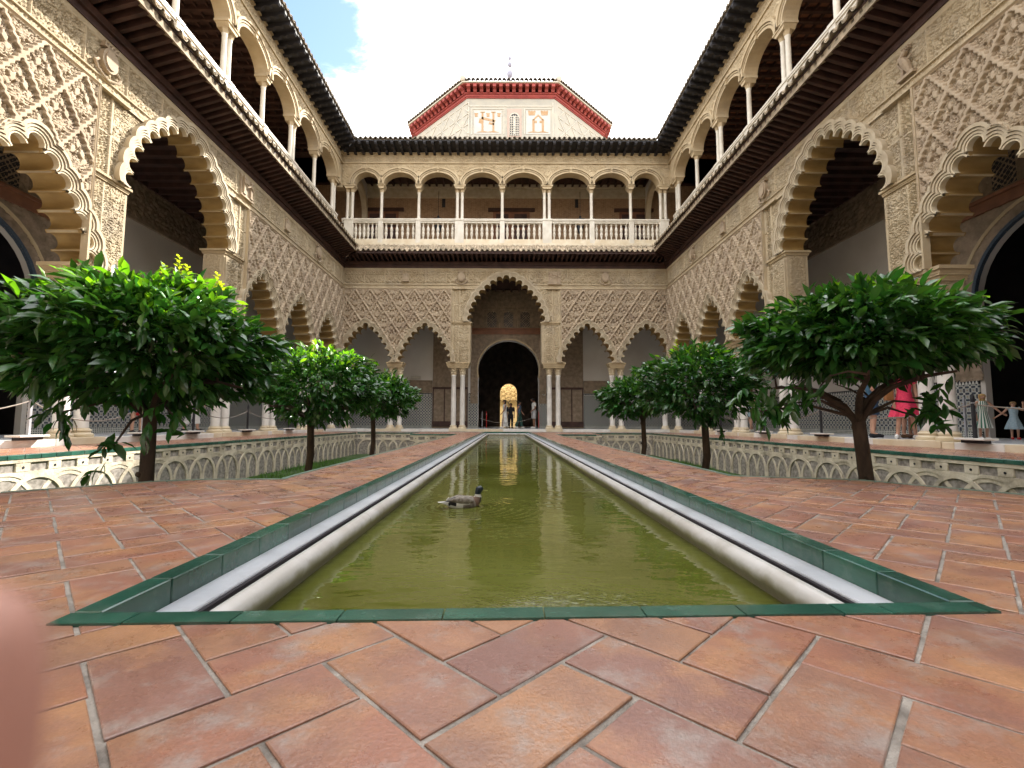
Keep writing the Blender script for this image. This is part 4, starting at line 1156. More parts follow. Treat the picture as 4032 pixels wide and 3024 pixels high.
for t in tiles:
    zz = .0018 * random.random() - .0008; r = random.random(); tl = (random.uniform(-.006, .006), random.uniform(-.006, .006))
    if id(t) in near:
        mb = MB()
        for pc in t[3]: tile_geo(mb, pc, zz, r, tl)
        mb.build('terracotta_tile', TERRA, PVT)
    else:
        for pc in t[3]: tile_geo(rest, pc, zz, r, tl)
o = rest.build('terracotta_tile_field', TERRA, PVT); o['kind'] = 'stuff'
# slim grey green edging along the sunken beds
EDG = mat('edging_tile_glaze', (.13, .22, .18), (.20, .26, .22), 5, .35)
for pth in ([(-4.4, .938)] + LP[-2:2:-1] + [LP[2], (-1.765, 4.1), (-1.765, 17.98)], RP[1:5] + [(1.94, 4.06), (1.94, 17.98)]):
    b = MB()
    for p, q in zip(pth[:-1], pth[1:]):
        d = Vector((q[0] - p[0], q[1] - p[1])); L = d.length
        if L < 1e-3: continue
        d.normalize(); nn = Vector((-d.y, d.x)); k = max(1, int(L / .28))
        for i in range(k):
            a = Vector(p) + d * (L * i / k + .003); c = Vector(p) + d * (L * (i + 1) / k - .003)
            b.flat([tuple(a - nn * .02), tuple(c - nn * .02), tuple(c + nn * .02), tuple(a + nn * .02)], -.05, .005, random.random())
    o = b.build('path_edging', EDG, PVT)

# garden beds
b = MB(); b.box(-6.6, 6.6, -1.6, 20.6, -1.1, -.93); tag(b.build('garden_bed', GRASS), kind='structure')
nb = 26000
gx = np.where(rng.rand(nb) < .5, rng.uniform(-6.25, -1.85, nb), rng.uniform(2.0, 6.25, nb)); gy = rng.uniform(3.5, 17.8, nb)
gh = rng.uniform(.03, .12, nb) * (.5 + sst(samp(LOW, gx / 9, gy / 9), -.6, .8)); ga = rng.uniform(0, 6.28, nb); lean = rng.uniform(-.05, .05, (nb, 2))
V = np.zeros((nb, 3, 3)); wv = .012
V[:, 0] = np.stack([gx - wv * np.cos(ga), gy - wv * np.sin(ga), np.full(nb, -.935)], -1)
V[:, 1] = np.stack([gx + wv * np.cos(ga), gy + wv * np.sin(ga), np.full(nb, -.935)], -1)
V[:, 2] = np.stack([gx + lean[:, 0], gy + lean[:, 1], -.93 + gh], -1)
o = link('grass', npmesh('grass', V.reshape(-1, 3), np.arange(nb * 3).reshape(-1, 3), BLADE, np.repeat(rng.rand(nb), 3), smooth=False))
tag(o, 'low green grass growing on the floor of the sunken beds', 'grass', kind='stuff')

# ================================================================ retaining walls with interlaced blind arches
def rib_mesh():
    b = MB(); n = 14; zs_ = -.69; ro_, ri = .435, .375
    pr = [(math.cos(math.pi * k / n), math.sin(math.pi * k / n)) for k in range(n + 1)]
    pts_o = [(ro_ * c, zs_ + ro_ * s) for c, s in pr]; pts_i = [(ri * c, zs_ + ri * s) for c, s in pr]
    poly = [(ro_, -.94)] + pts_o + [(-ro_, -.94), (-ri, -.94)] + pts_i[::-1] + [(ri, -.94)]
    b.prism(poly, -.0, .16); return b.mesh('interlaced_arch', GARD)
RIB = rib_mesh()
def block_mesh():
    b = MB(); b.bbox(-.10, .10, .0, .16, -.225, -.105, .008)
    n = 8; b2 = MB(); b2.prism([(.018 * math.cos(6.283 * k / n), -.168 + .018 * math.sin(6.283 * k / n)) for k in range(n)], -.004, .0); 
    me = b.mesh('pierced_block', GARD); return me, b2.mesh('hole', IRON)
BLK, HOLE = block_mesh()
cop = MB(); cop.bbox(-.108, .108, -.012, .10, -.055, .004, .004, .5)
COPM = []
for q in range(4):
    cop.r = [random.random()] * len(cop.v); COPM.append(cop.mesh('coping_tile', GREEN))
def garden_wall(label, loc, rotz, L, group=None, blind=True):
    """local u runs 0..L, face towards -y"""
    t = thing('retaining_wall', label, 'wall', loc, rotz, group)
    b = MB(); b.box(0, L, .16, .30, -1.0, -.02); b.build('back_panel', GARDB, t)
    b = MB(); b.bbox(0, L, -.004, .2, -.108, -.053, .006); b.build('top_course', GARD, t)
    n = int(L / .44)
    sp = MB()
    for k in range(n + 1):
        u = k * .44
        if u > L: break
        link('pierced_block', BLK, t, (u + .22, .0, 0)) if u + .22 < L else None
        if u + .22 < L: link('hole', HOLE, t, (u + .22, 0, 0))
        # spandrel above the arch crowns
        q = []
        for j in range(9):
            a = -.22 + .44 * j / 8; q.append((u + a, -.69 + math.sqrt(.43 ** 2 - a * a)))
        q = [(min(max(x, 0), L), z) for x, z in q]
        sp.prism(q + [(q[-1][0], -.222), (q[0][0], -.222)], .004, .16)
        if .3 < u < L - .3: link('interlaced_arch', RIB, t, (u, .0 if k % 2 else .012, 0))
    sp.build('spandrel', GARD, t)
    for k in range(int(L / .22)): link('coping_tile', COPM[k % 4], t, (.11 + .22 * k, 0, .0015 * math.sin(k * 7)))
    return t
garden_wall('left sunken bed wall of interlaced blind arches, sunlit in front', (-6.34, -1.0, 0), R(90), 21.32)
garden_wall('right sunken bed wall of interlaced blind arches, wholly in shade', (6.34, 20.32, 0), R(-90), 21.32)
garden_wall('short interlaced arch wall at the far left corner of the left bed', (-6.34, 20.34, 0), 0, 2.74)
garden_wall('short interlaced arch wall at the far right corner of the right bed', (3.7, 20.34, 0), 0, 2.64)
garden_wall('low projecting wall with green coping at the far end of the left bed', (-3.6, 17.96, 0), 0, 1.82)
garden_wall('low projecting wall with green coping at the far end of the right bed', (1.95, 17.96, 0), 0, 1.74)

# ================================================================ the long pool
POOL = thing('pool_basin', kind='structure')
xl, xr, y1p = -1.01, 1.19, 22.63
def ny_(x): return 1.074 + (x - xl) * (.089 / 2.2)
k = 0; y = 1.13
def gtile(x0, x1, y0, y1):
    b = MB(); b.bbox(x0, x1, y0, y1, -.075, .004 + .001 * random.random(), .003, random.random()); b.build('green_tile', GREEN, POOL)
y = 1.142
while y < y1p - .07:
    L = .236 + .006 * random.random(); gtile(xl, xl + .066, y, min(y + L - .003, y1p - .068)); y += L
y = 1.226
while y < y1p - .07:
    L = .236 + .006 * random.random(); gtile(xr - .066, xr, y, min(y + L - .003, y1p - .068)); y += L
x = xl
while x < xr - .02:
    L = .22; gtile(x + .002, min(x + L, xr) - .001, y1p - .066, y1p); x += L
x = xl; 
for L in (.16, .236, .236, .236, .236, .236, .236, .236, .12, .236, .05):
    x1 = min(x + L, xr); a0, a1 = ny_(x), ny_(x1)
    b = MB(); b.flat([(x + .002, a0), (x1 - .0015, a1), (x1 - .0015, a1 + .060), (x + .002, a0 + .060)], -.075, .004, random.random()); 
    b.build('green_tile', GREEN, POOL); x = x1
    if x >= xr - .001: break
def side_strip(name, material, prof, ya, yb, mir, seg=None):
    """extrude a profile of (x, z) along y; mir mirrors about the pool axis"""
    ys = [ya, yb] if not seg else list(np.arange(ya, yb, seg)) + [yb]
    for a, c in zip(ys[:-1], ys[1:]):
        b = MB(); P_ = [((.18 - p[0]) if mir else p[0], p[1]) for p in prof]
        b.prism(P_, a + (.0015 if seg else 0), c - (.0015 if seg else 0)); b.build(name, material, POOL, smooth=(name == 'marble_kerb'))
ledge = [(-.943, -.5), (-.860, -.5), (-.860, -.074), (-.863, -.070), (-.943, -.064)]
kerb = [(-.832, -.6), (-.792, -.6), (-.792, -.185), (-.786, -.165), (-.776, -.145), (-.768, -.128), (-.765, -.113), (-.768, -.098), (-.776, -.086), (-.789, -.077), (-.804, -.073), (-.818, -.075), (-.828, -.084), (-.832, -.097)]
for mir in (False, True):
    side_strip('marble_ledge', MARG, ledge, 1.2, y1p - .07, mir, 1.9)
    side_strip('marble_kerb', KERB, kerb, 1.2, y1p - .19, mir, 1.55)
b = MB(); b.box(-.943, 1.123, y1p - .165, y1p - .068, -.5, -.066); b.build('marble_ledge', MARG, POOL)
b = MB(); b.bbox(-.83, 1.01, y1p - .23, y1p - .19, -.6, -.078, .008); b.build('marble_kerb', KERB, POOL)
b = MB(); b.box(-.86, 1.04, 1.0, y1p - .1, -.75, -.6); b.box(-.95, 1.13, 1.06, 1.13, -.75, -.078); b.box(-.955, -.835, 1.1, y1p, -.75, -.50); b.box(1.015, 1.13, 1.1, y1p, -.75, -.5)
b.box(-.862, -.830, 1.1, y1p - .1, -.6, -.30); b.box(1.010, 1.042, 1.1, y1p - .1, -.6, -.30); b.box(-.861, -.846, 1.15, y1p - .2, -.6, -.079); b.box(1.026, 1.041, 1.15, y1p - .2, -.6, -.079); b.build('basin_bed_slot_shade', DARK, POOL)  # near-black slot liners stand in for the shade under the ledge

DK = (-.297, 3.53, -.172)
wm = bpy.data.materials.new('green_pool_water'); wm.use_nodes = True; n = wm.node_tree; bs = n.nodes['Principled BSDF']
bs.inputs['Roughness'].default_value = .03; bs.inputs['IOR'].default_value = 1.33; bs.inputs['Specular IOR Level'].default_value = .85
g = n.nodes.new('ShaderNodeNewGeometry')
tn = n.nodes.new('ShaderNodeTexNoise'); tn.inputs['Scale'].default_value = .9; tn.inputs['Detail'].default_value = 5
n.links.new(g.outputs['Position'], tn.inputs[0])
cr = n.nodes.new('ShaderNodeValToRGB'); cr.color_ramp.elements[0].color = (.076, .084, .012, 1); cr.color_ramp.elements[1].color = (.122, .132, .030, 1)
cr.color_ramp.elements[0].position = .35; cr.color_ramp.elements[1].position = .65
n.links.new(tn.outputs[0], cr.inputs[0]); n.links.new(cr.outputs[0], bs.inputs['Base Color'])
def wnoise(scale, stretch, rot=0.0, det=3):
    mp_ = n.nodes.new('ShaderNodeMapping'); mp_.inputs['Scale'].default_value = stretch; mp_.inputs['Rotation'].default_value = (0, 0, rot)
    n.links.new(g.outputs['Position'], mp_.inputs[0]); q = n.nodes.new('ShaderNodeTexNoise'); q.inputs['Scale'].default_value = scale; q.inputs['Detail'].default_value = det
    n.links.new(mp_.outputs[0], q.inputs[0]); return q.outputs[0]
def wmath(op, a, c=None):
    q = n.nodes.new('ShaderNodeMath'); q.operation = op
    for i, v in enumerate((a, c)):
        if v is None: continue
        if isinstance(v, (int, float)): q.inputs[i].default_value = v
        else: n.links.new(v, q.inputs[i])
    return q.outputs[0]
w1 = wnoise(4.0, (1, 2.2, 1), .2, 2); w2 = wnoise(13, (1, 1.6, 1), -.5, 2); w3 = wnoise(1.3, (1, 1, 1))
ds = n.nodes.new('ShaderNodeVectorMath'); ds.operation = 'DISTANCE'; ds.inputs[1].default_value = DK; n.links.new(g.outputs['Position'], ds.inputs[0])
dd = ds.outputs['Value']
rings = wmath('MULTIPLY', wmath('SINE', wmath('MULTIPLY', dd, 95.0)), wmath('POWER', 2.718, wmath('MULTIPLY', dd, -4.2)))
amp = wmath('MULTIPLY', wmath('POWER', w3, 2.0), 3.2)
d2_ = n.nodes.new('ShaderNodeVectorMath'); d2_.operation = 'DISTANCE'; d2_.inputs[1].default_value = (.24, 1.32, -.19); n.links.new(g.outputs['Position'], d2_.inputs[0])
patch = wmath('POWER', 2.718, wmath('MULTIPLY', wmath('POWER', d2_.outputs['Value'], 2.0), -14.0))
w4 = wmath('MULTIPLY', wmath('MULTIPLY', wnoise(26, (1, 1.5, 1), .3, 2), patch), 26.0)
hh = wmath('ADD', w4, wmath('ADD', wmath('MULTIPLY', wmath('ADD', w1, wmath('MULTIPLY', w2, .13)), amp), wmath('MULTIPLY', rings, .42)))
bm = n.nodes.new('ShaderNodeBump'); bm.inputs['Strength'].default_value = 1.0; bm.inputs['Distance'].default_value = .0048
n.links.new(hh, bm.inputs['Height']); n.links.new(bm.outputs[0], bs.inputs['Normal'])
b = MB(); b.add([(-.81, 1.1, -.172), (.99, 1.1, -.172), (.99, y1p - .18, -.172), (-.81, y1p - .18, -.172)], [(0, 1, 2, 3)])
tag(b.build('water', wm), kind='structure')

# ================================================================ tower behind the far wing
TW = thing('octagonal_tower', 'pale octagonal tower with red bracketed cornice and ball finial behind the far roof', 'tower', (.32, 36.6, 0))
def octo(ap):
    r_ = ap / math.cos(R(22.5)); return [(r_ * math.cos(R(22.5 + 45 * k)), r_ * math.sin(R(22.5 + 45 * k))) for k in range(8)]
b = MB(); b.flat(octo(7.02), 13, 21.90); b.build('drum_wall', TOWER, TW)
b = MB()
for ap, z0, z1 in ((7.08, 21.88, 21.96), (7.12, 21.96, 22.12), (7.20, 22.12, 22.20)): b.flat(octo(ap), z0, z1)
b.flat(octo(7.52), 22.54, 22.60); b.build('red_cornice', RED, TW)
b = MB(); b.flat(octo(7.62), 22.602, 22.68); b.build('eave_course', TOWL, TW)
bk = MB(); bk.prism([(0, 22.18), (.12, 22.19), (.18, 22.32), (.42, 22.35), (.42, 22.54), (0, 22.54)], -.11, .11); bk.v = [(p[1], -p[0], p[2]) for p in bk.v]; BKM = bk.mesh('cornice_bracket', RED)
tt = MB(); nn_ = 8; 
for yy in (0,):
    vs = []
    for (y_, z_, k) in ((0, 0, 1), (.8, .46, .9)):
        for th in (.135 * k, .11 * k):
            for i in range(nn_ + 1): vs.append((th * math.cos(math.pi * i / nn_), y_, z_ + th * 1.15 * math.sin(math.pi * i / nn_)))
    q = nn_ + 1; fs = []
    for i in range(nn_): fs += [(i, i + 1, 2 * q + i + 1, 2 * q + i), (q + i + 1, q + i, 3 * q + i, 3 * q + i + 1), (i + 1, i, q + i, q + i + 1)]
    tt.add(vs, fs)
TTM = tt.mesh('roof_tile', TILED, smooth=True)
for s_ in range(8):
    a = R(-90 + 45 * s_)
    if s_ in (3, 4, 5): continue
    half = 7.24 * math.tan(R(22.5)) ; t_ = Vector((-math.sin(a), math.cos(a))); nrm = Vector((math.cos(a), math.sin(a)))
    # frame where -y is outward
    rz = a + math.pi / 2
    nb_ = 14
    for i in range(nb_):
        p = nrm * 7.16 + t_ * (-half + 2 * half * (i + .5) / nb_); link('cornice_bracket', BKM, TW, (p.x, p.y, 0), rz)
    half = 7.66 * math.tan(R(22.5)); nb_ = 22
    for i in range(nb_):
        p = nrm * 7.70 + t_ * (-half + 2 * half * (i + .5) / nb_); link('roof_tile', TTM, TW, (p.x, p.y, 22.70), rz)
b = MB(); o8 = octo(7.55); b.add([(x, y, 22.69) for x, y in o8] + [(0, 0, 28.2)], [(i, (i + 1) % 8, 8) for i in range(8)]); b.build('tower_roof', TILED, TW)
for s_ in (-1, 1):
    b = MB(); b.lathe([(.10, 22.68), (.19, 22.80), (.20, 22.92), (.12, 23.0)], 10, (s_ * 3.15, -7.6)); b.build('corner_ball', TOWL, TW, smooth=True)
b = MB()
def ball(zc, rx, rz): return [(max(.03, rx * math.sin(math.pi * k / 10)), zc - rz * math.cos(math.pi * k / 10)) for k in range(11)]
b.lathe([(.45, 28.1), (.35, 28.35), (.12, 28.55), (.04, 28.7)] + ball(29.15, .27, .36) + ball(29.95, .20, .24) + ball(30.52, .13, .19) + [(.03, 30.75), (.02, 31.0)], 14)
for k in range(6): 
    a = k * math.pi / 3; b.tube([(0, 0, 31.1), (.16 * math.cos(a), 0, 31.1 + .16 * math.sin(a))], [.04, .012], 5)
b.build('finial', mat('grey_finial', (.30, .30, .36), (.24, .24, .30), 4, .6), TW, smooth=True)
# front face decoration, on the plane y = -7.02 of the tower
yf = -7.02
b = MB()
def bar(x0, x1, z0, z1, h=.03): b.box(x0, x1, yf - h, yf, z0, z1)
for x in (-2.83, 2.77): bar(x, x + .06, 17, 21.6)
bar(-2.8, 2.8, 21.32, 21.38); bar(-2.6, -.42, 21.14, 21.18); bar(-2.6, -2.55, 19.4, 21.14); bar(-.47, -.42, 19.4, 21.14); bar(.9, 2.9 - .2, 21.14, 21.18); bar(.9, .95, 19.4, 21.14)
for k in range(7): bar(-2.7 + .8 * k, -2.2 + .8 * k, 19.10, 19.16); bar(-2.1 + .8 * k, -2.0 + .8 * k, 19.06, 19.20)
bar(-2.7, 2.7, 18.80, 18.84)
b.build('plaster_band', TOWL, TW)
for x0, x1 in ((-2.42, -.60), (1.02, 2.62)):
    b = MB(); b.box(x0, x1, yf - .02, yf, 19.42, 21.05); b.build('painted_panel', mat('cream_panel', (.46, .44, .39), (.41, .39, .35), 2, .9), TW)
yp = yf - .022
b = MB()
def pb(pts): b.prism(pts, yp - .012, yp)
def rc(x0, x1, z0, z1): pb([(x0, z0), (x1, z0), (x1, z1), (x0, z1)])
c_ = 1.82     # gate between two towers
rc(c_ - .38, c_ - .24, 19.62, 20.42); rc(c_ + .24, c_ + .38, 19.62, 20.42)
pb([(c_ - .40, 20.38), (c_ - .26, 20.38), (c_, 20.66), (c_, 20.78)]); pb([(c_ + .26, 20.38), (c_ + .40, 20.38), (c_, 20.78), (c_, 20.66)])
for s_ in (-1, 1):
    pb([(c_ + s_ * .42 - .2, 20.72), (c_ + s_ * .42 + .2, 20.72), (c_ + s_ * .42 + .25, 21.0), (c_ + s_ * .42 - .25, 21.0)])
    for d in (-.18, 0, .18): rc(c_ + s_ * .42 + d - .05, c_ + s_ * .42 + d + .05, 21.0, 21.04)
    rc(c_ + s_ * .17 - .08, c_ + s_ * .17 + .08, 20.18, 20.34)
pb([(c_ - .7, 19.52), (c_ + .7, 19.52), (c_ + .35, 19.62), (c_, 19.56), (c_ - .35, 19.62)])
c_ = -1.5     # two pillars bound by a ribbon
rc(c_ - .42, c_ - .30, 19.62, 20.9); rc(c_ + .30, c_ + .42, 19.62, 20.9)
rc(c_ - .50, c_ - .22, 20.88, 20.96); rc(c_ + .22, c_ + .50, 20.88, 20.96)
pb([(c_ - .5, 20.46), (c_ + .44, 20.22), (c_ + .5, 20.36), (c_ - .40, 20.60)]); pb([(c_ + .05, 20.10), (c_ + .40, 20.02), (c_ + .42, 20.14), (c_ + .10, 20.24)])
pb([(c_ - .62, 20.20), (c_ - .42, 20.12), (c_ - .42, 20.42), (c_ - .55, 20.50)]); pb([(c_ - .75, 19.52), (c_ + .75, 19.52), (c_ + .4, 19.62), (c_, 19.56), (c_ - .4, 19.62)])
for d in (-.78, 0, .72): rc(c_ + d - .12, c_ + d + .12, 20.80, 20.86); rc(c_ + d - .09, c_ + d + .09, 20.60, 20.80)
b.build('painted_emblem', PAINTO, TW)
b = MB(); b.box(-.22, .72, yf - .035, yf, 19.2, 21.16); b.build('window_surround', PINKP, TW)
n14 = 14
b = MB(); wq = [(.25 - .33, 19.28), (.25 + .33, 19.28)] + [(.25 + .33 * math.cos(math.pi * k / n14), 20.52 + .38 * math.sin(math.pi * k / n14)) for k in range(n14 + 1)]
b.prism(wq, yf - .045, yf - .036); win = b.build('lattice_window', IRON, TW)
b = MB()
for k in range(6):
    x = .25 - .30 + .12 * k; b.box(x - .018, x + .018, yf - .065, yf - .046, 19.28, 20.75 - abs(k - 2.5) * .06)
for k in range(9): b.box(-.06, .56, yf - .068, yf - .046, 19.30 + .16 * k, 19.335 + .16 * k)
for k in range(5):
    for j in range(3): b.lathe([(.045, 0), (.06, .01), (.045, .02)], 8, (0, 0)) if False else None
for k in range(7):
    z = 19.38 + .18 * k; b.prism([(.25, z), (.33, z + .09), (.25, z + .18), (.17, z + .09)], yf - .075, yf - .046)
for i in range(11):
    a0 = math.pi * i / 11; a1 = math.pi * (i + 1) / 11
    b.prism([(.25 + .28 * math.cos(a0), 20.5 + .3 * math.sin(a0)), (.25 + .34 * math.cos(a0), 20.5 + .38 * math.sin(a0)), (.25 + .34 * math.cos(a1), 20.5 + .38 * math.sin(a1)), (.25 + .28 * math.cos(a1), 20.5 + .3 * math.sin(a1))], yf - .07, yf - .046)
b.build('lattice', TOWL, win)
# interlace bands on the oblique faces
for s_ in (-1, 1):
    a = R(-90 + 45 * s_); rz = a + math.pi / 2; b = MB()
    for k in range(8):
        for j in range(4):
            x = -2.5 + .72 * k; z = 18.6 + .75 * j
            if (k + j) % 2: b.prism([(x, z), (x + .05, z), (x + .6, z + .6), (x + .55, z + .6)], -.03, 0)
            else: b.prism([(x + .55, z), (x + .6, z), (x + .05, z + .6), (x, z + .6)], -.03, 0)
            b.box(x, x + .5, -.03, 0, z + .66, z + .70)
    b.build('interlace_band', TOWL, TW, loc=(7.02 * math.cos(a), 7.02 * math.sin(a), 0), rotz=rz)

# ================================================================ orange trees
def leaf_template(nseg=3):
    # unit leaf along +x, folded along the midrib, drooping tip
    st = [(0, .0), (.25, .17), (.62, .19), (1.0, 0)]
    V = [(0, 0, 0)]
    for t, wd in st[1:3]:
        zz = -.10 * t * t
        V += [(t, wd, zz + .05), (t, 0, zz), (t, -wd, zz + .05)]
    V.append((1, 0, -.16))
    F = [(0, 2, 1), (0, 3, 2), (1, 2, 5), (1, 5, 4), (2, 3, 6), (2, 6, 5), (4, 5, 7), (5, 6, 7)]
    return np.array(V, float), np.array(F)
LV, LF = leaf_template()
def frames(d, roll):
    """rotation matrices with x along d, z roughly up, rolled"""
    d = d / np.linalg.norm(d, axis=1, keepdims=True)
    up = np.tile(np.array([0, 0, 1.0]), (len(d), 1)); y = np.cross(up, d); L = np.linalg.norm(y, axis=1, keepdims=True); y = np.where(L < 1e-3, np.array([[0, 1.0, 0]]), y / np.maximum(L, 1e-6))
    z = np.cross(d, y); c, s = np.cos(roll)[:, None], np.sin(roll)[:, None]
    y2 = y * c + z * s; z2 = z * c - y * s
    return np.stack([d, y2, z2], -1)
LEAFM = []
for q in range(6):
    V = LV * np.array([.132, .118, .13]); 
    if q % 2: V = V * np.array([1.08, .9, 1.6])
    me = npmesh('leaf', V, LF, LEAF if q < 5 else YOUNG, np.full(len(V), [.2, .45, .7, .9, .35, .5][q])); LEAFM.append(me)
def tree(label, x, y, zc, rx, rz, seed, nleaf, flat=0.0, nind=0, young=.12, shoots=(), cxo=0.0, lean=(0, 0), fork=.35, ls=1.0, rad=.055, low=()):
    r = np.random.RandomState(seed); T = thing('orange_tree', label, 'tree', (x, y, -.93), 0, 'clipped orange trees in the sunken beds')
    b = MB(); zf = zc - rz + fork + .93 - .3
    zb = zc + .93
    kn = [(0, 0, 0), (.01, 0, .3), (-.015, .01, .6), (.02, 0, .85), (.0, 0, zf)]
    kn = [(a + lean[0] * (z / zf) ** 2, c + lean[1] * z / zf, z) for a, c, z in kn]
    b.tube(kn, [rad * 1.25, rad * 1.05, rad, rad * 1.05, rad * .95], 12)
    for kz in (.55, .9, zf - .12):
        a = r.uniform(0, 6.28); px = kn[-1][0] * (kz / zf) ** 2; b.tube([(px, 0, kz), (px + rad * 1.25 * math.cos(a), rad * 1.25 * math.sin(a), kz + .02)], [rad * .7, rad * .35], 8)
    b.build('trunk', BARK, T, smooth=True)
    top = Vector(kn[-1]); ends = []
    nb = 6
    for i in range(nb):
        a = 6.28 * i / nb + r.uniform(-.4, .4); L = rx * r.uniform(.55, .8)
        p1 = top + Vector((math.cos(a) * L * .4, math.sin(a) * L * .4, r.uniform(.12, .25)))
        p2 = top + Vector((math.cos(a) * L + cxo * .5, math.sin(a) * L, r.uniform(.15, rz * .9)))
        b = MB(); b.tube([top - Vector((0, 0, .08)), top.lerp(p1, .5) + Vector((0, 0, .02)), p1, p1.lerp(p2, .5) + Vector((.03, 0, .03)), p2], [rad * .55, rad * .5, rad * .42, rad * .3, rad * .16], 7)
        for _ in range(3):
            q = p1.lerp(p2, r.uniform(.2, .9)); e = q + Vector((r.uniform(-.3, .3), r.uniform(-.3, .3), r.uniform(-.02, .3))); b.tube([q, q.lerp(e, .5) + Vector((0, 0, .03)), e], [rad * .2, rad * .15, rad * .07], 5)
        b.build('branch', BARK, T, smooth=True)
    # twig tips through the outer shell of the crown
    nt_ = nleaf // 7
    d = r.randn(nt_, 3); d /= np.linalg.norm(d, axis=1, keepdims=True)
    lump = 1 + .10 * np.sin(d[:, 0] * 5 + seed) * np.cos(d[:, 1] * 4.3 + seed) + .07 * np.sin(d[:, 2] * 8 + 2 * seed)
    rr = (1 - .42 * r.rand(nt_) ** 1.6) * lump
    C = np.array([cxo, 0, zb])
    pz = d[:, 2] * rz * rr; pz = np.where(pz < 0, pz * (1 - flat), pz)
    P = C + np.stack([d[:, 0] * rx * rr, d[:, 1] * rx * .86 * rr, pz], -1)
    # ragged lower rim with a few gaps
    gap = np.sin(d[:, 0] * 6.1 + seed) * np.sin(d[:, 1] * 5.3 + 2 * seed) * np.sin(d[:, 2] * 7.7 + seed) > .42
    keep = ~((d[:, 2] < -.45) & (r.rand(nt_) < .45)) & ~(gap & (r.rand(nt_) < .75)); P = P[keep]; d = d[keep]
    extra = []
    for (lx, ly, lz, n_) in low:
        q = r.randn(n_, 3) * np.array([.10, .08, .09]) + np.array([lx, ly, lz + .93]); extra.append(q)
        b = MB(); b.tube([top + Vector((0, 0, -.02)), top.lerp(Vector((lx, ly, lz + .93)), .5) + Vector((0, 0, .08)), Vector((lx, ly, lz + .93))], [.018, .012, .006], 6); b.build('branch', BARK, T, smooth=True)
    if extra:
        e = np.concatenate(extra); P = np.concatenate([P, e]); d = np.concatenate([d, np.tile([[0, 0, -1.0]], (len(e), 1)) + r.randn(len(e), 3) * .3])
    k = 7; n = len(P)
    tw = d * np.array([1, 1, .55]) + r.randn(n, 3) * .35 + np.array([0, 0, .12]); tw /= np.linalg.norm(tw, axis=1, keepdims=True)
    tt_ = np.tile(np.linspace(-.9, .25, k), n)
    PP = np.repeat(P, k, 0) + np.repeat(tw, k, 0) * tt_[:, None] * .17
    a = r.uniform(0, 6.28, n * k); side = r.randn(n * k, 3)
    dirs = np.repeat(tw, k, 0) * .85 + side * .48 + np.array([0, 0, -.22]) + np.repeat(d, k, 0) * .35
    size = ls * r.uniform(.55, 1.15, n * k)
    Rm = frames(dirs, r.uniform(-.9, .9, n * k))
    hgt = np.clip((PP[:, 2] - (zb + .25 * rz)) / (.75 * rz), 0, 1)
    isy = r.rand(n * k) < young * hgt ** 1.5 * 2.2
    near_cam = np.argsort(PP[:, 1] - .3 * PP[:, 2] + .25 * np.abs(PP[:, 0]) + r.rand(n * k) * .25)
    ind = set(near_cam[:nind].tolist())
    allm = np.ones(n * k, bool)
    if nind:
        for i in list(ind):
            allm[i] = False
            M4 = Matrix(((*(Rm[i][0] * size[i]), PP[i][0]), (*(Rm[i][1] * size[i]), PP[i][1]), (*(Rm[i][2] * size[i]), PP[i][2]), (0, 0, 0, 1)))
            o = bpy.data.objects.new('leaf', LEAFM[5] if isy[i] else LEAFM[r.randint(5)]); COL.objects.link(o); o.parent = T; o.matrix_local = M4
    for nm, mk, mt in (('crown', allm & ~isy, LEAF), ('young_foliage', allm & isy, YOUNG)):
        idx = np.where(mk)[0]
        if len(idx) == 0: continue
        loc = LV * np.array([.132, .118, .13])
        V = np.einsum('nij,vj->nvi', Rm[idx], loc) * size[idx, None, None] * np.where(r.rand(len(idx)) < .5, 1, .9)[:, None, None] + PP[idx][:, None, :]
        nv = len(LV); F = (LF[None] + (np.arange(len(idx)) * nv)[:, None, None]).reshape(-1, 3)
        rn = np.repeat(r.rand(len(idx)), nv)
        o = link(nm, npmesh(nm, V.reshape(-1, 3), F, mt, rn), T); o['kind'] = 'stuff'
    # pale upright new shoots
    for (sx, sz, hh_) in shoots:
        b = MB(); b.tube([(sx, 0, sz + .93 - .12), (sx + .01, 0, sz + .93 + hh_)], [.006, .003], 5)
        for j in range(16):
            t = j / 15; a = j * 2.4; L = .055 * (1.15 - .6 * t); zz = sz + .93 + hh_ * t
            p = Vector((sx, 0, zz)); e = p + Vector((math.cos(a) * L, math.sin(a) * L, .02)); sd = Vector((-math.sin(a), math.cos(a), 0)) * .016
            mdd = p.lerp(e, .55); b.add([p, mdd + sd, e, mdd - sd], [(0, 1, 2, 3)])
        b.build('new_shoot', BUD, T)
    return T
tree('large orange tree nearest on the left, its crown reaching the left edge of the photo', -3.19, 4.2, 1.10, 1.06, .60, 3, 13000, .10, 300, .34,
     ls=1.2, shoots=[(.07, 1.72, .15), (.20, 1.78, .17), (.28, 1.74, .12), (.56, 1.63, .16), (.60, 1.60, .10)], cxo=-.03, lean=(.03, 0), low=[(-.22, -.1, .20, 3), (.34, -.15, .50, 5), (-.7, -.1, .52, 5)])
tree('large orange tree nearest on the right, its forked limbs bare below the crown', 3.19, 4.2, 1.17, .94, .50, 12, 11000, .40, 300, .12,
     ls=1.15, cxo=.05, lean=(-.04, 0), fork=.15, low=[(-.75, -.1, .62, 12), (-.95, 0, .55, 8), (.34, -.2, .50, 5), (.50, -.15, .62, 4)])
tree('middle orange tree on the left with pale new shoots on top', -3.13, 7.6, 1.02, .98, .62, 23, 8500, .10, 0, .42, shoots=[(.0, 1.60, .16), (.18, 1.52, .14), (.22, 1.50, .10)], cxo=.10, ls=1.05)
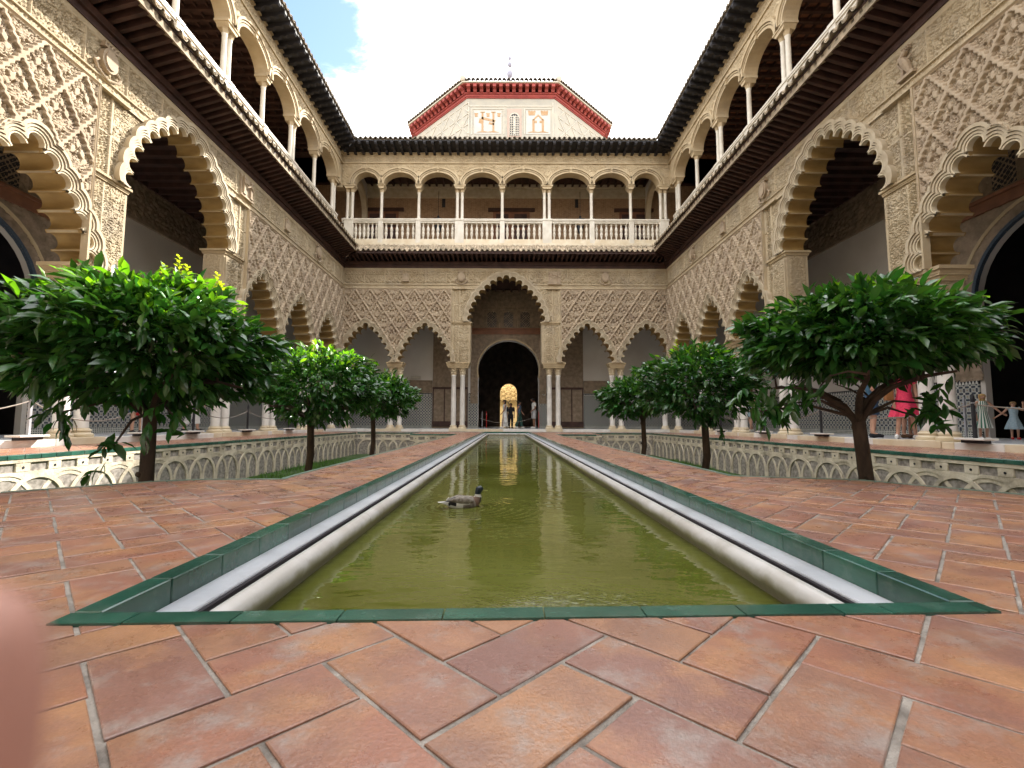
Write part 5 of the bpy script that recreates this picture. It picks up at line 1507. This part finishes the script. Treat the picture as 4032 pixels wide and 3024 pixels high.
tree('middle orange tree on the right, dense and dark', 3.18, 7.5, 1.05, .93, .62, 31, 8500, .05, 0, .10, cxo=-.05, ls=1.05, low=[(.1, -.1, .5, 10)], shoots=[(-.42, 1.55, .22), (-.5, 1.5, .12)])
tree('farthest orange tree on the left, smallest of its row', -3.13, 11.2, 1.03, .83, .53, 41, 5500, .05, 0, .15, cxo=.22, ls=1.1)
tree('farthest orange tree on the right, smallest of its row', 3.2, 10.9, 1.00, .68, .50, 53, 5000, .05, 0, .05, cxo=-.28, ls=1.1, shoots=[(.0, 1.6, .1)])

# ================================================================ people
def cmat(name, c, rough=.8, c2=None, scale=8): return mat(name, c, c2, scale, rough)
SKIN = cmat('skin', (.52, .30, .21), .6); SKIND = cmat('tanned_skin', (.32, .17, .11), .6)
HAIRK = cmat('black_hair', (.012, .010, .010), .5); HAIRB = cmat('brown_hair', (.10, .05, .025), .5); HAIRY = cmat('blonde_hair', (.50, .34, .14), .55, (.36, .23, .09), 40)
def skinned(name, verts, edges, root, material, parent, lev=2):
    me = bpy.data.meshes.new(name); me.from_pydata([v[:3] for v in verts], edges, [])
    o = bpy.data.objects.new(name, me); COL.objects.link(o); o.parent = parent
    md = o.modifiers.new('skin', 'SKIN'); md.use_smooth_shade = True
    sv = me.skin_vertices[0].data if len(me.skin_vertices) else me.skin_vertices.new().data
    for i, v in enumerate(verts):
        rr = v[3]; sv[i].radius = (rr, rr) if isinstance(rr, (int, float)) else rr
        sv[i].use_root = (i == root)
    o.modifiers.new('sub', 'SUBSURF').levels = lev; o.modifiers['sub'].render_levels = lev
    dg = bpy.context.evaluated_depsgraph_get(); ev = o.evaluated_get(dg); m2 = bpy.data.meshes.new_from_object(ev)
    o.modifiers.clear(); o.data = m2; m2.name = name; m2.materials.clear(); m2.materials.append(material)
    m2.polygons.foreach_set('use_smooth', [True] * len(m2.polygons)); return o
def person(label, loc, rz, H, J={}, skinm=SKIN, top=None, legs=None, dress=None, hair=None, shoes=None, head=(0, 0), group=None, extra=None, female=False):
    T = thing('person', label, 'person', loc, rz, group); h = H
    # joints, facing -y; x positive is the figure's left hand side
    sh_ = .098 if female else .112
    D = dict(pel=(0, 0, .53), wa=(0, 0, .61), ch=(0, -.004, .735), nk=(0, .0, .825), hb=(0, -.008, .865), hd=(0 + head[0], -.012 + head[1], .925), ht=(head[0] * 1.2, head[1] * 1.1, .962),
             lh=(.052, 0, .49), lk=(.056, -.01, .285), la=(.056, .012, .055), lt=(.062, -.085, .018), rh=(-.052, 0, .49), rk=(-.056, -.01, .285), ra=(-.056, .012, .055), rt=(-.062, -.085, .018),
             ls=(sh_, 0, .80), le=(sh_ + .03, .015, .635), lw=(sh_ + .03, -.03, .50), lf=(sh_ + .028, -.04, .435), rs=(-sh_, 0, .80), re=(-sh_ - .03, .015, .635), rw=(-sh_ - .03, -.03, .50), rf=(-sh_ - .028, -.04, .435))
    D.update(J)
    rad = dict(pel=(.078, .06), wa=(.062, .05), ch=(.080, .062), nk=.030, hb=.040, hd=.052, ht=.035, lh=.052, lk=.033, la=.022, lt=.020, rh=.052, rk=.033, ra=.022, rt=.020,
               ls=.034, le=.024, lw=.017, lf=.014, rs=.034, re=.024, rw=.017, rf=.014)
    names = list(D.keys()); names = [q for q in names if q in rad]
    vs = [(*(c * h for c in D[q]), tuple(x * h for x in rad[q]) if isinstance(rad[q], tuple) else rad[q] * h) for q in names]
    ix = {q: i for i, q in enumerate(names)}
    ed = [(ix[a], ix[c]) for a, c in (('pel', 'wa'), ('wa', 'ch'), ('ch', 'nk'), ('nk', 'hb'), ('hb', 'hd'), ('hd', 'ht'), ('pel', 'lh'), ('lh', 'lk'), ('lk', 'la'), ('la', 'lt'), ('pel', 'rh'), ('rh', 'rk'), ('rk', 'ra'), ('ra', 'rt'),
                                      ('ch', 'ls'), ('ls', 'le'), ('le', 'lw'), ('lw', 'lf'), ('ch', 'rs'), ('rs', 're'), ('re', 'rw'), ('rw', 'rf'))]
    skinned('body', vs, ed, ix['pel'], skinm, T)
    def V(q, dz=0, dy=0, dx=0): return Vector(((D[q][0] + dx) * h, (D[q][1] + dy) * h, (D[q][2] + dz) * h))
    # face: nose and eyes
    hd = V('hd'); f = MB(); f.tube([hd + Vector((0, -.045, .012)) * h, hd + Vector((0, -.062, -.008)) * h], [.004 * h, .010 * h], 6); f.build('nose', skinm, T, smooth=True)
    f = MB()
    for s_ in (-1, 1): f.lathe([(.001, hd.z + .002 * h), (.006 * h, hd.z + .006 * h), (.001, hd.z + .010 * h)], 6, (hd.x + s_ * .018 * h, hd.y - .050 * h))
    f.build('eyes', HAIRK, T)
    for sd in 'lr':     # fingers
        p = V(sd + 'f'); d = (V(sd + 'f') - V(sd + 'w')).normalized(); a = d.cross(Vector((0, 1, 0))); a = a.normalized() if a.length > .1 else Vector((1, 0, 0)); f = MB()
        for k in range(4):
            q = p + a * ((k - 1.5) * .010 * h); L = (.038, .044, .041, .032)[k] * h; f.tube([q - d * .006 * h, q + d * L * .5 + Vector((0, -.003 * h, 0)), q + d * L + Vector((0, -.010 * h, 0))], [.0065 * h, .006 * h, .004 * h], 6)
        q = V(sd + 'w'); f.tube([q, q + d * .03 * h + Vector((0, -.018 * h, 0)), q + d * .05 * h + Vector((0, -.024 * h, 0))], [.008 * h, .0075 * h, .005 * h], 6)
        f.build('fingers', skinm, T, smooth=True)
    def sleeve(mb, sd, k, r0=.046, r1=.036):
        mb.tube([V(sd + 's', .012, 0, -.015 if sd == 'l' else .015), V(sd + 's'), V(sd + 's').lerp(V(sd + 'e'), k)], [r0 * h * .8, r0 * h, r1 * h], 10)
    if top:
        m_, sl_, lo_ = top; mb = MB()
        prof = [(.070, lo_), (.088, lo_ + .01), (.084, .60), (.092, .68), (.104, .76), (.088, .81), (.040, .838)]
        mb.lathe([(r_ * h, z * h) for r_, z in prof], 18, (V('wa').x, V('wa').y)); mb.v = [(x, (y - V('wa').y) * .72 + V('wa').y, z) for x, y, z in mb.v]
        for sd in 'lr': sleeve(mb, sd, sl_)
        mb.build('top', m_, T, smooth=True)
    if legs:
        m_, k, wid = legs; mb = MB()
        for sd in 'lr':
            a, kk, an = V(sd + 'h', .05), V(sd + 'k'), V(sd + 'a')
            e = a.lerp(kk, min(1, k * 2)) if k <= .5 else kk.lerp(an, (k - .5) * 2)
            pts = [a, a.lerp(kk, .5), e] if k <= .5 else [a, a.lerp(kk, .5), kk, e]
            rr = [.064 * h, .058 * h, wid * h] if k <= .5 else [.064 * h, .058 * h, .046 * h, wid * h]
            mb.tube(pts, rr, 12)
        mb.lathe([(.06 * h, .48 * h), (.086 * h, .50 * h), (.084 * h, .56 * h), (.070 * h, .60 * h)], 16); mb.build('legwear', m_, T, smooth=True)
    if dress:
        m_, zb_, rb_, sl_ = dress; mb = MB(); n_ = 40
        prof = [(rb_, zb_), (rb_ * .97, zb_ + .02), (rb_ * .80, (zb_ + .55) / 2), (.088, .54), (.074, .62), (.088, .72), (.094, .77), (.080, .81), (.042, .835)]
        def fold(r_, z, t): 
            k = max(0, (.58 * h - z) / (.58 * h - zb_ * h)); return r_ * (1 + .13 * k * math.sin(7 * t + 1.3 * math.sin(2 * t)) + .06 * k * math.sin(17 * t + 1))
        mb.lathe([(r_ * h, z * h) for r_, z in prof], n_, (V('wa').x, V('wa').y), mod=fold); mb.v = [(x, (y - V('wa').y) * .8 + V('wa').y, z) for x, y, z in mb.v]
        if sl_: 
            for sd in 'lr': sleeve(mb, sd, sl_)
        mb.build('dress', m_, T, smooth=True)
    if hair:
        m_, L = hair; mb = MB(); c = V('hd')
        pr = [(.030, .058), (.052, .045), (.0615, .02), (.061, -.005)] + ([(.058, -.03), (.05, -L * .5), (.05, -L), (.02, -L - .01)] if L > .05 else [(.052, -.03), (.03, -.045)])
        vs_ = []
        n_ = 20
        def hm(r_, z, t):
            fr = math.sin(t)     # t=-pi/2 faces the front
            kz = (z - c.z) / h
            if kz < .015 and fr < -.35: return r_ * .55
            return r_ * (1 + .05 * math.sin(7 * t + z * 60))
        mb.lathe([(.004 * h, c.z + .064 * h)] + [(a * h, c.z + z * h) for a, z in pr], n_, (c.x, c.y + .008 * h), mod=hm); mb.build('hair', m_, T, smooth=True)
    if shoes:
        mb = MB()
        for sd in 'lr':
            a, t_ = V(sd + 'a'), V(sd + 't'); mb.tube([Vector((a.x, a.y + .028 * h, .022 * h + a.z - .055 * h)), Vector((a.x, a.y, a.z - .03 * h)), a.lerp(t_, .6) + Vector((0, 0, -.002 * h)), t_ + Vector((0, -.012 * h, 0))], [.022 * h, .031 * h, .026 * h, .019 * h], 10)
        mb.build('shoes', shoes, T, smooth=True)
    if extra: extra(T, V, h)
    return T
def stripes(name, c1, c2, k):
    m = mat(name, c1); n = m.node_tree; b = n.nodes['Principled BSDF']; t = n.nodes.new('ShaderNodeTexCoord'); s = n.nodes.new('ShaderNodeSeparateXYZ'); n.links.new(t.outputs['Object'], s.inputs[0])
    a = n.nodes.new('ShaderNodeMath'); a.operation = 'ARCTAN2'; n.links.new(s.outputs[1], a.inputs[0]); n.links.new(s.outputs[0], a.inputs[1])
    q = n.nodes.new('ShaderNodeMath'); q.operation = 'MULTIPLY'; q.inputs[1].default_value = k; n.links.new(a.outputs[0], q.inputs[0])
    w_ = n.nodes.new('ShaderNodeMath'); w_.operation = 'SINE'; n.links.new(q.outputs[0], w_.inputs[0]); g_ = n.nodes.new('ShaderNodeMath'); g_.operation = 'GREATER_THAN'; g_.inputs[1].default_value = 0; n.links.new(w_.outputs[0], g_.inputs[0])
    x = n.nodes.new('ShaderNodeMixRGB'); x.inputs[1].default_value = (*c1, 1); x.inputs[2].default_value = (*c2, 1); n.links.new(g_.outputs[0], x.inputs[0]); n.links.new(x.outputs[0], b.inputs['Base Color']); return m
PINK = cmat('pink_dress', (.78, .06, .13), .8, (.62, .04, .10), 30); WHITE = cmat('white_cloth', (.74, .73, .70), .8); BLUE = cmat('blue_cloth', (.05, .12, .19), .8); DENIM = cmat('denim', (.045, .085, .15), .8)
LBLUE = cmat('pale_blue_cloth', (.34, .44, .50), .8, (.26, .36, .43), 40); BLACKC = cmat('black_cloth', (.015, .015, .018), .8); GREENC = cmat('dark_green_cloth', (.030, .075, .060), .8); GREYC = cmat('grey_cloth', (.55, .55, .56), .8)
FL = .125
kids = 'holding hands in the right gallery'
person('small blonde girl in a green and white striped dress, head bowed, beside the striped post', (10.15, 10.0, FL), R(-18), .99,
       J=dict(le=(.20, -.03, .67), lw=(.30, -.04, .56), lf=(.345, -.045, .53), hd=(0, -.035, .915), ht=(0, -.05, .955)), skinm=SKIN, female=True,
       dress=(stripes('striped_cloth', (.70, .72, .68), (.05, .16, .11), 13), .24, .150, .0), hair=(HAIRY, .12), shoes=WHITE)
person('toddler in a pale blue dress and red shoes raising one hand, at the far right', (10.92, 10.1, FL), R(-35), .83,
       J=dict(re=(-.20, -.02, .68), rw=(-.32, -.03, .58), rf=(-.36, -.03, .55), le=(.17, -.03, .74), lw=(.17, -.06, .88), lf=(.165, -.065, .93), hd=(0, -.02, .915)), female=True,
       dress=(LBLUE, .26, .165, .18), hair=(cmat('light_brown_hair', (.30, .18, .08), .6), .045), shoes=REDP)
def bag(T, V, h):
    b = MB(); b.bbox(-.21 * h, -.13 * h, -.05 * h, .05 * h, .50 * h, .66 * h, .01); b.tube([(-.17 * h, 0, .65 * h), (-.08 * h, -.07 * h, .78 * h), (.07 * h, -.03 * h, .84 * h)], .006 * h, 6); b.build('shoulder_bag', cmat('tan_leather', (.33, .14, .05), .6), T)
person('woman in a bright pink knee length dress and white trainers behind the right tree', (8.85, 10.4, FL), R(-20), 1.68,
       J=dict(lk=(.075, -.015, .285), la=(.105, .02, .055), lt=(.15, -.045, .018), rk=(-.07, -.01, .285), ra=(-.095, .0, .055), rt=(-.135, -.06, .018)), female=True, dress=(PINK, .285, .155, .5), hair=(HAIRB, .06), shoes=WHITE, extra=bag)
person('man in a blue shirt, denim shorts and black shoes standing behind the right tree trunk', (8.75, 11.2, FL), R(60), 1.74, J=dict(lw=(.10, -.13, .62), lf=(.06, -.16, .64), rw=(-.10, -.13, .62), rf=(-.06, -.16, .64)),
       top=(BLUE, .55, .53), legs=(DENIM, .46, .064), hair=(HAIRB, .03), shoes=BLACKC)
person('person in brown sandals standing close behind the woman in pink', (9.35, 10.95, FL), R(10), 1.60, female=True, dress=(GREYC, .32, .13, .3), hair=(HAIRB, .08), shoes=HAIRB)
walk = dict(lk=(.045, -.06, .29), la=(.045, -.085, .06), lt=(.045, -.17, .02), rk=(-.045, .02, .285), ra=(-.045, .11, .07), rt=(-.045, .04, .02), le=(.125, -.04, .64), lw=(.11, -.12, .53), lf=(.10, -.15, .49), re=(-.125, .05, .64), rw=(-.13, .03, .50), rf=(-.13, .02, .44))
person('long haired woman in a flowing white dress crossing the dark central doorway', (.0, 26.2, FL), R(-75), 1.60, J=walk, skinm=SKIND, female=True, dress=(WHITE, .06, .14, 0), hair=(HAIRK, .22), shoes=WHITE)
person('person dressed in black between the white dress and the green trousers', (.34, 27.0, FL), R(10), 1.45, skinm=SKIND, top=(BLACKC, .9, .50), legs=(BLACKC, .98, .035), hair=(HAIRK, .10), shoes=BLACKC)
person('woman in blue top and dark green wide trousers striding right in the central doorway', (.80, 26.2, FL), R(75), 1.53, J=walk, skinm=SKIND, female=True, top=(cmat('slate_top', (.07, .10, .15), .8), 0.0, .53), legs=(GREENC, .97, .062), hair=(HAIRK, .03), shoes=WHITE, extra=lambda T, V, h: None)
person('man in white shirt and shorts looking down at the right jamb of the doorway', (1.62, 26.2, FL), R(-80), 1.72, J=dict(hd=(0, -.05, .915), ht=(0, -.07, .95), lw=(.12, -.09, .56), lf=(.11, -.12, .53)), skinm=SKIND, top=(WHITE, .6, .52), legs=(GREYC, .44, .066), hair=(HAIRK, .03), shoes=WHITE)
person('distant visitor in white and black shoes walking in the left gallery behind the second columns', (-9.3, 14.0, FL), R(100), 1.65, J=walk, top=(WHITE, .5, .50), legs=(WHITE, .8, .05), hair=(HAIRB, .06), shoes=BLACKC)
person('visitor with bare legs in the left gallery behind the nearest left trunk', (-9.6, 12.3, FL), R(60), 1.7, top=(REDP, .5, .52), legs=(BLUE, .42, .06), hair=(HAIRB, .04), shoes=BLACKC)
person('distant visitor with bare legs in the right gallery behind the middle right tree', (9.2, 17.6, FL), R(-60), 1.65, J=walk, female=True, top=(WHITE, .5, .52), legs=(LBLUE, .40, .06), hair=(HAIRB, .06), shoes=WHITE)

# ================================================================ barrier posts, ropes, extinguisher
def post(label, x, y, z=FL, h=.84, w_=.045, material=IRON, group='barrier posts along the galleries', base=True):
    t = thing('barrier_post', label, 'post', (x, y, z), 0, group)
    b = MB(); b.prism([(-w_ / 2, .03), (w_ / 2, .03), (w_ / 2, h - .08), (0, h), (-w_ / 2, h - .08)], -.02, .02); b.build('post_shaft', material, t)
    if base:
        b = MB(); b.bbox(-.13, .13, -.26, .26, .05, .085, .006); b.build('base_plate', MARB, t); b = MB(); b.box(-.06, .06, -.20, .20, .0, .05); b.build('base_foot', IRON, t)
    b = MB(); b.lathe([(.012, h * .80), (.03, h * .80 + .005), (.03, h * .80 + .02), (.012, h * .80 + .025)], 8); b.build('rope_ring', STEEL, t)
    return t
def rope(label, p, q, sag=.18, r=.012, material=ROPE):
    p, q = Vector(p), Vector(q); b = MB()
    b.tube([p.lerp(q, k / 12) - Vector((0, 0, sag * 4 * (k / 12) * (1 - k / 12))) for k in range(13)], r, 6)
    tag(b.build('barrier_rope', material), label, 'rope', group='barrier ropes')
RPO = [(8.02, 8.05), (8.02, 11.95), (8.02, 14.6), (8.02, 17.5)]; LPO = [(-8.02, 7.95), (-8.02, 10.45), (-8.02, 12.15), (-8.02, 14.7), (-8.02, 17.6)]
nmR = ['nearest dark post on the right gallery step, in front of the two children', 'second dark post along the right gallery step', 'third dark post along the right gallery step', 'farthest dark post along the right gallery step']
nmL = ['sunlit white looking post at the far left beside the nearest columns', 'grey post behind the nearest left tree trunk', 'third grey post along the left gallery step', 'fourth grey post along the left gallery step', 'farthest grey post along the left gallery step']
for (x, y), l in zip(RPO, nmR): post(l, x, y)
for i, ((x, y), l) in enumerate(zip(LPO, nmL)): post(l, x, y, material=STEEL if i < 2 else IRON)
for a, c, l in ((RPO[0], RPO[1], 'rope sagging in front of the woman in pink'), (RPO[1], RPO[2], 'rope behind the right pair of columns'), (RPO[2], RPO[3], 'rope in the farthest part of the right gallery')):
    rope(l, (a[0], a[1], FL + .66), (c[0], c[1], FL + .66), .22)
rope('rope from the nearest right post towards the children and the right edge', (8.02, 8.05, FL + .66), (9.4, 6.2, FL + .66), .12)
rope('sunlit rope running off the left edge of the photo', (-8.02, 7.95, FL + .66), (-8.02, 5.4, FL + .66), .24)
rope('rope sloping behind the nearest left columns', (-8.02, 7.95, FL + .66), (-8.02, 10.45, FL + .66), .34)
rope('rope between the middle left columns', (-8.02, 12.15, FL + .66), (-8.02, 14.7, FL + .66), .24); rope('rope in the far part of the left gallery', (-8.02, 14.7, FL + .66), (-8.02, 17.6, FL + .66), .24)
for (x, y, m_, l) in ((-1.22, 25.4, STEEL, 'thin steel post left of the central doorway'), (-1.02, 26.2, REDP, 'red topped post just inside the left of the central doorway'), (1.72, 26.2, STEEL, 'thin steel post at the right jamb of the central doorway'), (1.86, 25.8, REDP, 'red post at the right jamb of the central doorway'),
                     (9.95, 11.3, STEEL, 'thin steel post left of the striped dress in front of the tiled wall'), (10.75, 11.0, STEEL, 'thin steel post between the two children')):
    post(l, x, y, h=.95, w_=.03, material=m_, base=False)
rope('pale rope hanging across the central doorway', (-1.4, 26.0, FL + .55), (1.86, 25.9, FL + .72), .34)
t = thing('fire_extinguisher', 'red fire extinguisher on the left gallery wall beside the tiled dado', 'extinguisher', (-11.40, 14.6, .62), R(90))
b = MB(); b.lathe([(.07, 0), (.085, .02), (.085, .40), (.06, .47), (.025, .50), (.025, .54)], 16); b.build('cylinder', REDP, t, smooth=True)
b = MB(); b.box(-.02, .02, -.10, .03, .54, .58); b.tube([(0, .0, .53), (.08, -.05, .45), (.09, -.05, .2)], .010, 6); b.build('valve', IRON, t)
t = thing('wall_notice', 'small pale notice on the plaster of the far gallery, left of the doorway', 'notice', (-4.93 - .1, 26.38, 2.95)); b = MB(); b.bbox(-.28, .28, -.01, .02, -.09, .09, .004); b.build('notice_board', PLAST, t); b = MB(); b.box(-.25, .25, -.014, -.010, -.065, .065); b.build('notice_face', TOWL, t)
for u, l in ((-3.72, 'round dark lantern hanging at the left of the far upper gallery'), (4.14, 'round dark lantern hanging at the right of the far upper gallery')):
    t = thing('hanging_lantern', l, 'lantern', (u, 25.2, 11.50), 0, 'hanging lanterns of the upper gallery')
    b = MB(); b.tube([(0, 0, .35), (0, 0, 1.75)], .012, 6); b.build('chain', IRON, t)
    b = MB(); b.lathe([(.02, .38), (.07, .32), (.05, .26), (.12, .18), (.34, .10), (.36, .05), (.30, .0)], 18); b.build('lantern_cap', IRON, t, smooth=True)
    b = MB(); b.lathe([(.24, .0), (.22, -.2), (.12, -.6), (.05, -.75), (.02, -.8)], 8); b.build('lantern_glass', cmat('dark_glass', (.03, .035, .045), .2), t)

# ================================================================ duck
t = thing('duck', 'mallard duck with dark head and grey brown back swimming on the green pool', 'duck', (DK[0], DK[1], DK[2] - .004), R(24))
t.scale = (1.08, 1.08, 1.08)
body = MB()
pts = [(-.150, 0, .040), (-.128, 0, .037), (-.105, 0, .034), (-.070, 0, .030), (-.025, 0, .026), (.025, 0, .026), (.065, 0, .032), (.092, 0, .046), (.100, 0, .066), (.099, 0, .084), (.101, 0, .100), (.108, 0, .113), (.120, 0, .117), (.133, 0, .113)]
rd = [.004, .013, .026, .043, .052, .052, .045, .034, .025, .0205, .023, .0265, .0245, .013]
body.tube(pts, rd, 20)
m_g = cmat('grey_feathers', (.30, .27, .235), .7, (.12, .10, .08), 45); m_w = cmat('white_feathers', (.66, .65, .62), .7); m_k = cmat('black_feathers', (.012, .012, .014), .6); m_h = cmat('glossy_dark_head', (.006, .014, .022), .3); m_b = cmat('brown_breast', (.16, .10, .07), .7); m_y = cmat('olive_bill', (.22, .22, .05), .5)
me = body.mesh('body', [m_w, m_k, m_g, m_b, m_h], smooth=True)
for p in me.polygons:
    c = p.center
    if c.z > .078 or c.x > .104: k = 4
    elif c.x > .055: k = 3
    elif c.x < -.075 : k = 1 if c.z > .022 else 0
    elif c.z > .045: k = 2
    else: k = 0 if c.x < .0 else 2
    p.material_index = k
    if .070 < c.z < .078 and c.x > .07: p.material_index = 0
link('body', me, t)
for s_ in (-1, 1):
    b = MB(); b.tube([(.055, s_ * .040, .040), (.015, s_ * .047, .050), (-.035, s_ * .044, .056), (-.085, s_ * .026, .056), (-.115, s_ * .012, .054)], [.008, .022, .024, .014, .003], 12)
    b.v = [(x, s_ * (abs(y) * .75 + .010), z) for x, y, z in b.v]; b.build('wing', m_g, t, smooth=True)
b = MB(); b.tube([(.128, 0, .110), (.150, 0, .103), (.168, 0, .100)], [.012, .009, .006], 10); b.v = [(x, y * 1.25, .104 + (z - .104) * .6) for x, y, z in b.v]; b.build('bill', m_y, t, smooth=True)
b = MB(); b.prism([(-.185, .046), (-.12, .026), (-.10, .046)], -.018, .018); b.prism([(-.130, .055), (-.112, .075), (-.100, .064), (-.10, .052)], -.004, .004); b.build('tail', m_w, t)

# ================================================================ the photographer's finger at the lower left of the lens
FT = thing('hand', 'out of focus pink fingertip of a hand at the lower left edge, against the lens', 'hand', (0, 0, 0))
FSK = mat('finger_skin', (.50, .27, .215), (.44, .23, .18), 60.0, .6)
cr_ = Rt; cu_ = Up; cf_ = Fw
def cpos(a, b_, d): return Vector((0, 0, HC)) + (cf_ + cr_ * a + cu_ * b_) * d
p0 = cpos(-1.30, -.58, .026); 
vs = []
def fv(a, b_, d, r_):
    d *= .72; r_ *= .72
    p = cpos(a, b_, d); vs.append((p.x, p.y, p.z, r_))
fv(-1.195, -.44, .030, .0040); fv(-1.215, -.56, .030, .0060); fv(-1.275, -.85, .030, .0072); fv(-1.5, -1.4, .031, .0080); fv(-2.0, -2.3, .034, .0088)
fv(-2.9, -3.4, .040, .017); fv(-4.0, -4.6, .046, .020); fv(-5.2, -6.0, .05, .016)
ed = [(i, i + 1) for i in range(7)]
for k, (da, db) in enumerate(((-1.0, .6), (-1.9, .9), (-2.7, .9))):
    i0 = len(vs); fv(-3.6 + da * .5, -3.3 + db * .3, .040, .0078); fv(-3.4 + da * 1.0, -2.2 + db * .4, .036, .0070); fv(-3.0 + da * 1.0, -1.5 + db * .3, .030, .0058); ed += [(5, i0), (i0, i0 + 1), (i0 + 1, i0 + 2)]
i0 = len(vs); fv(-2.4, -4.8, .048, .0085); fv(-1.9, -4.6, .055, .0075); fv(-1.5, -4.2, .058, .0062); ed += [(6, i0), (i0, i0 + 1), (i0 + 1, i0 + 2)]
skinned('palm_and_fingers', vs, ed, 5, FSK, FT, 2)
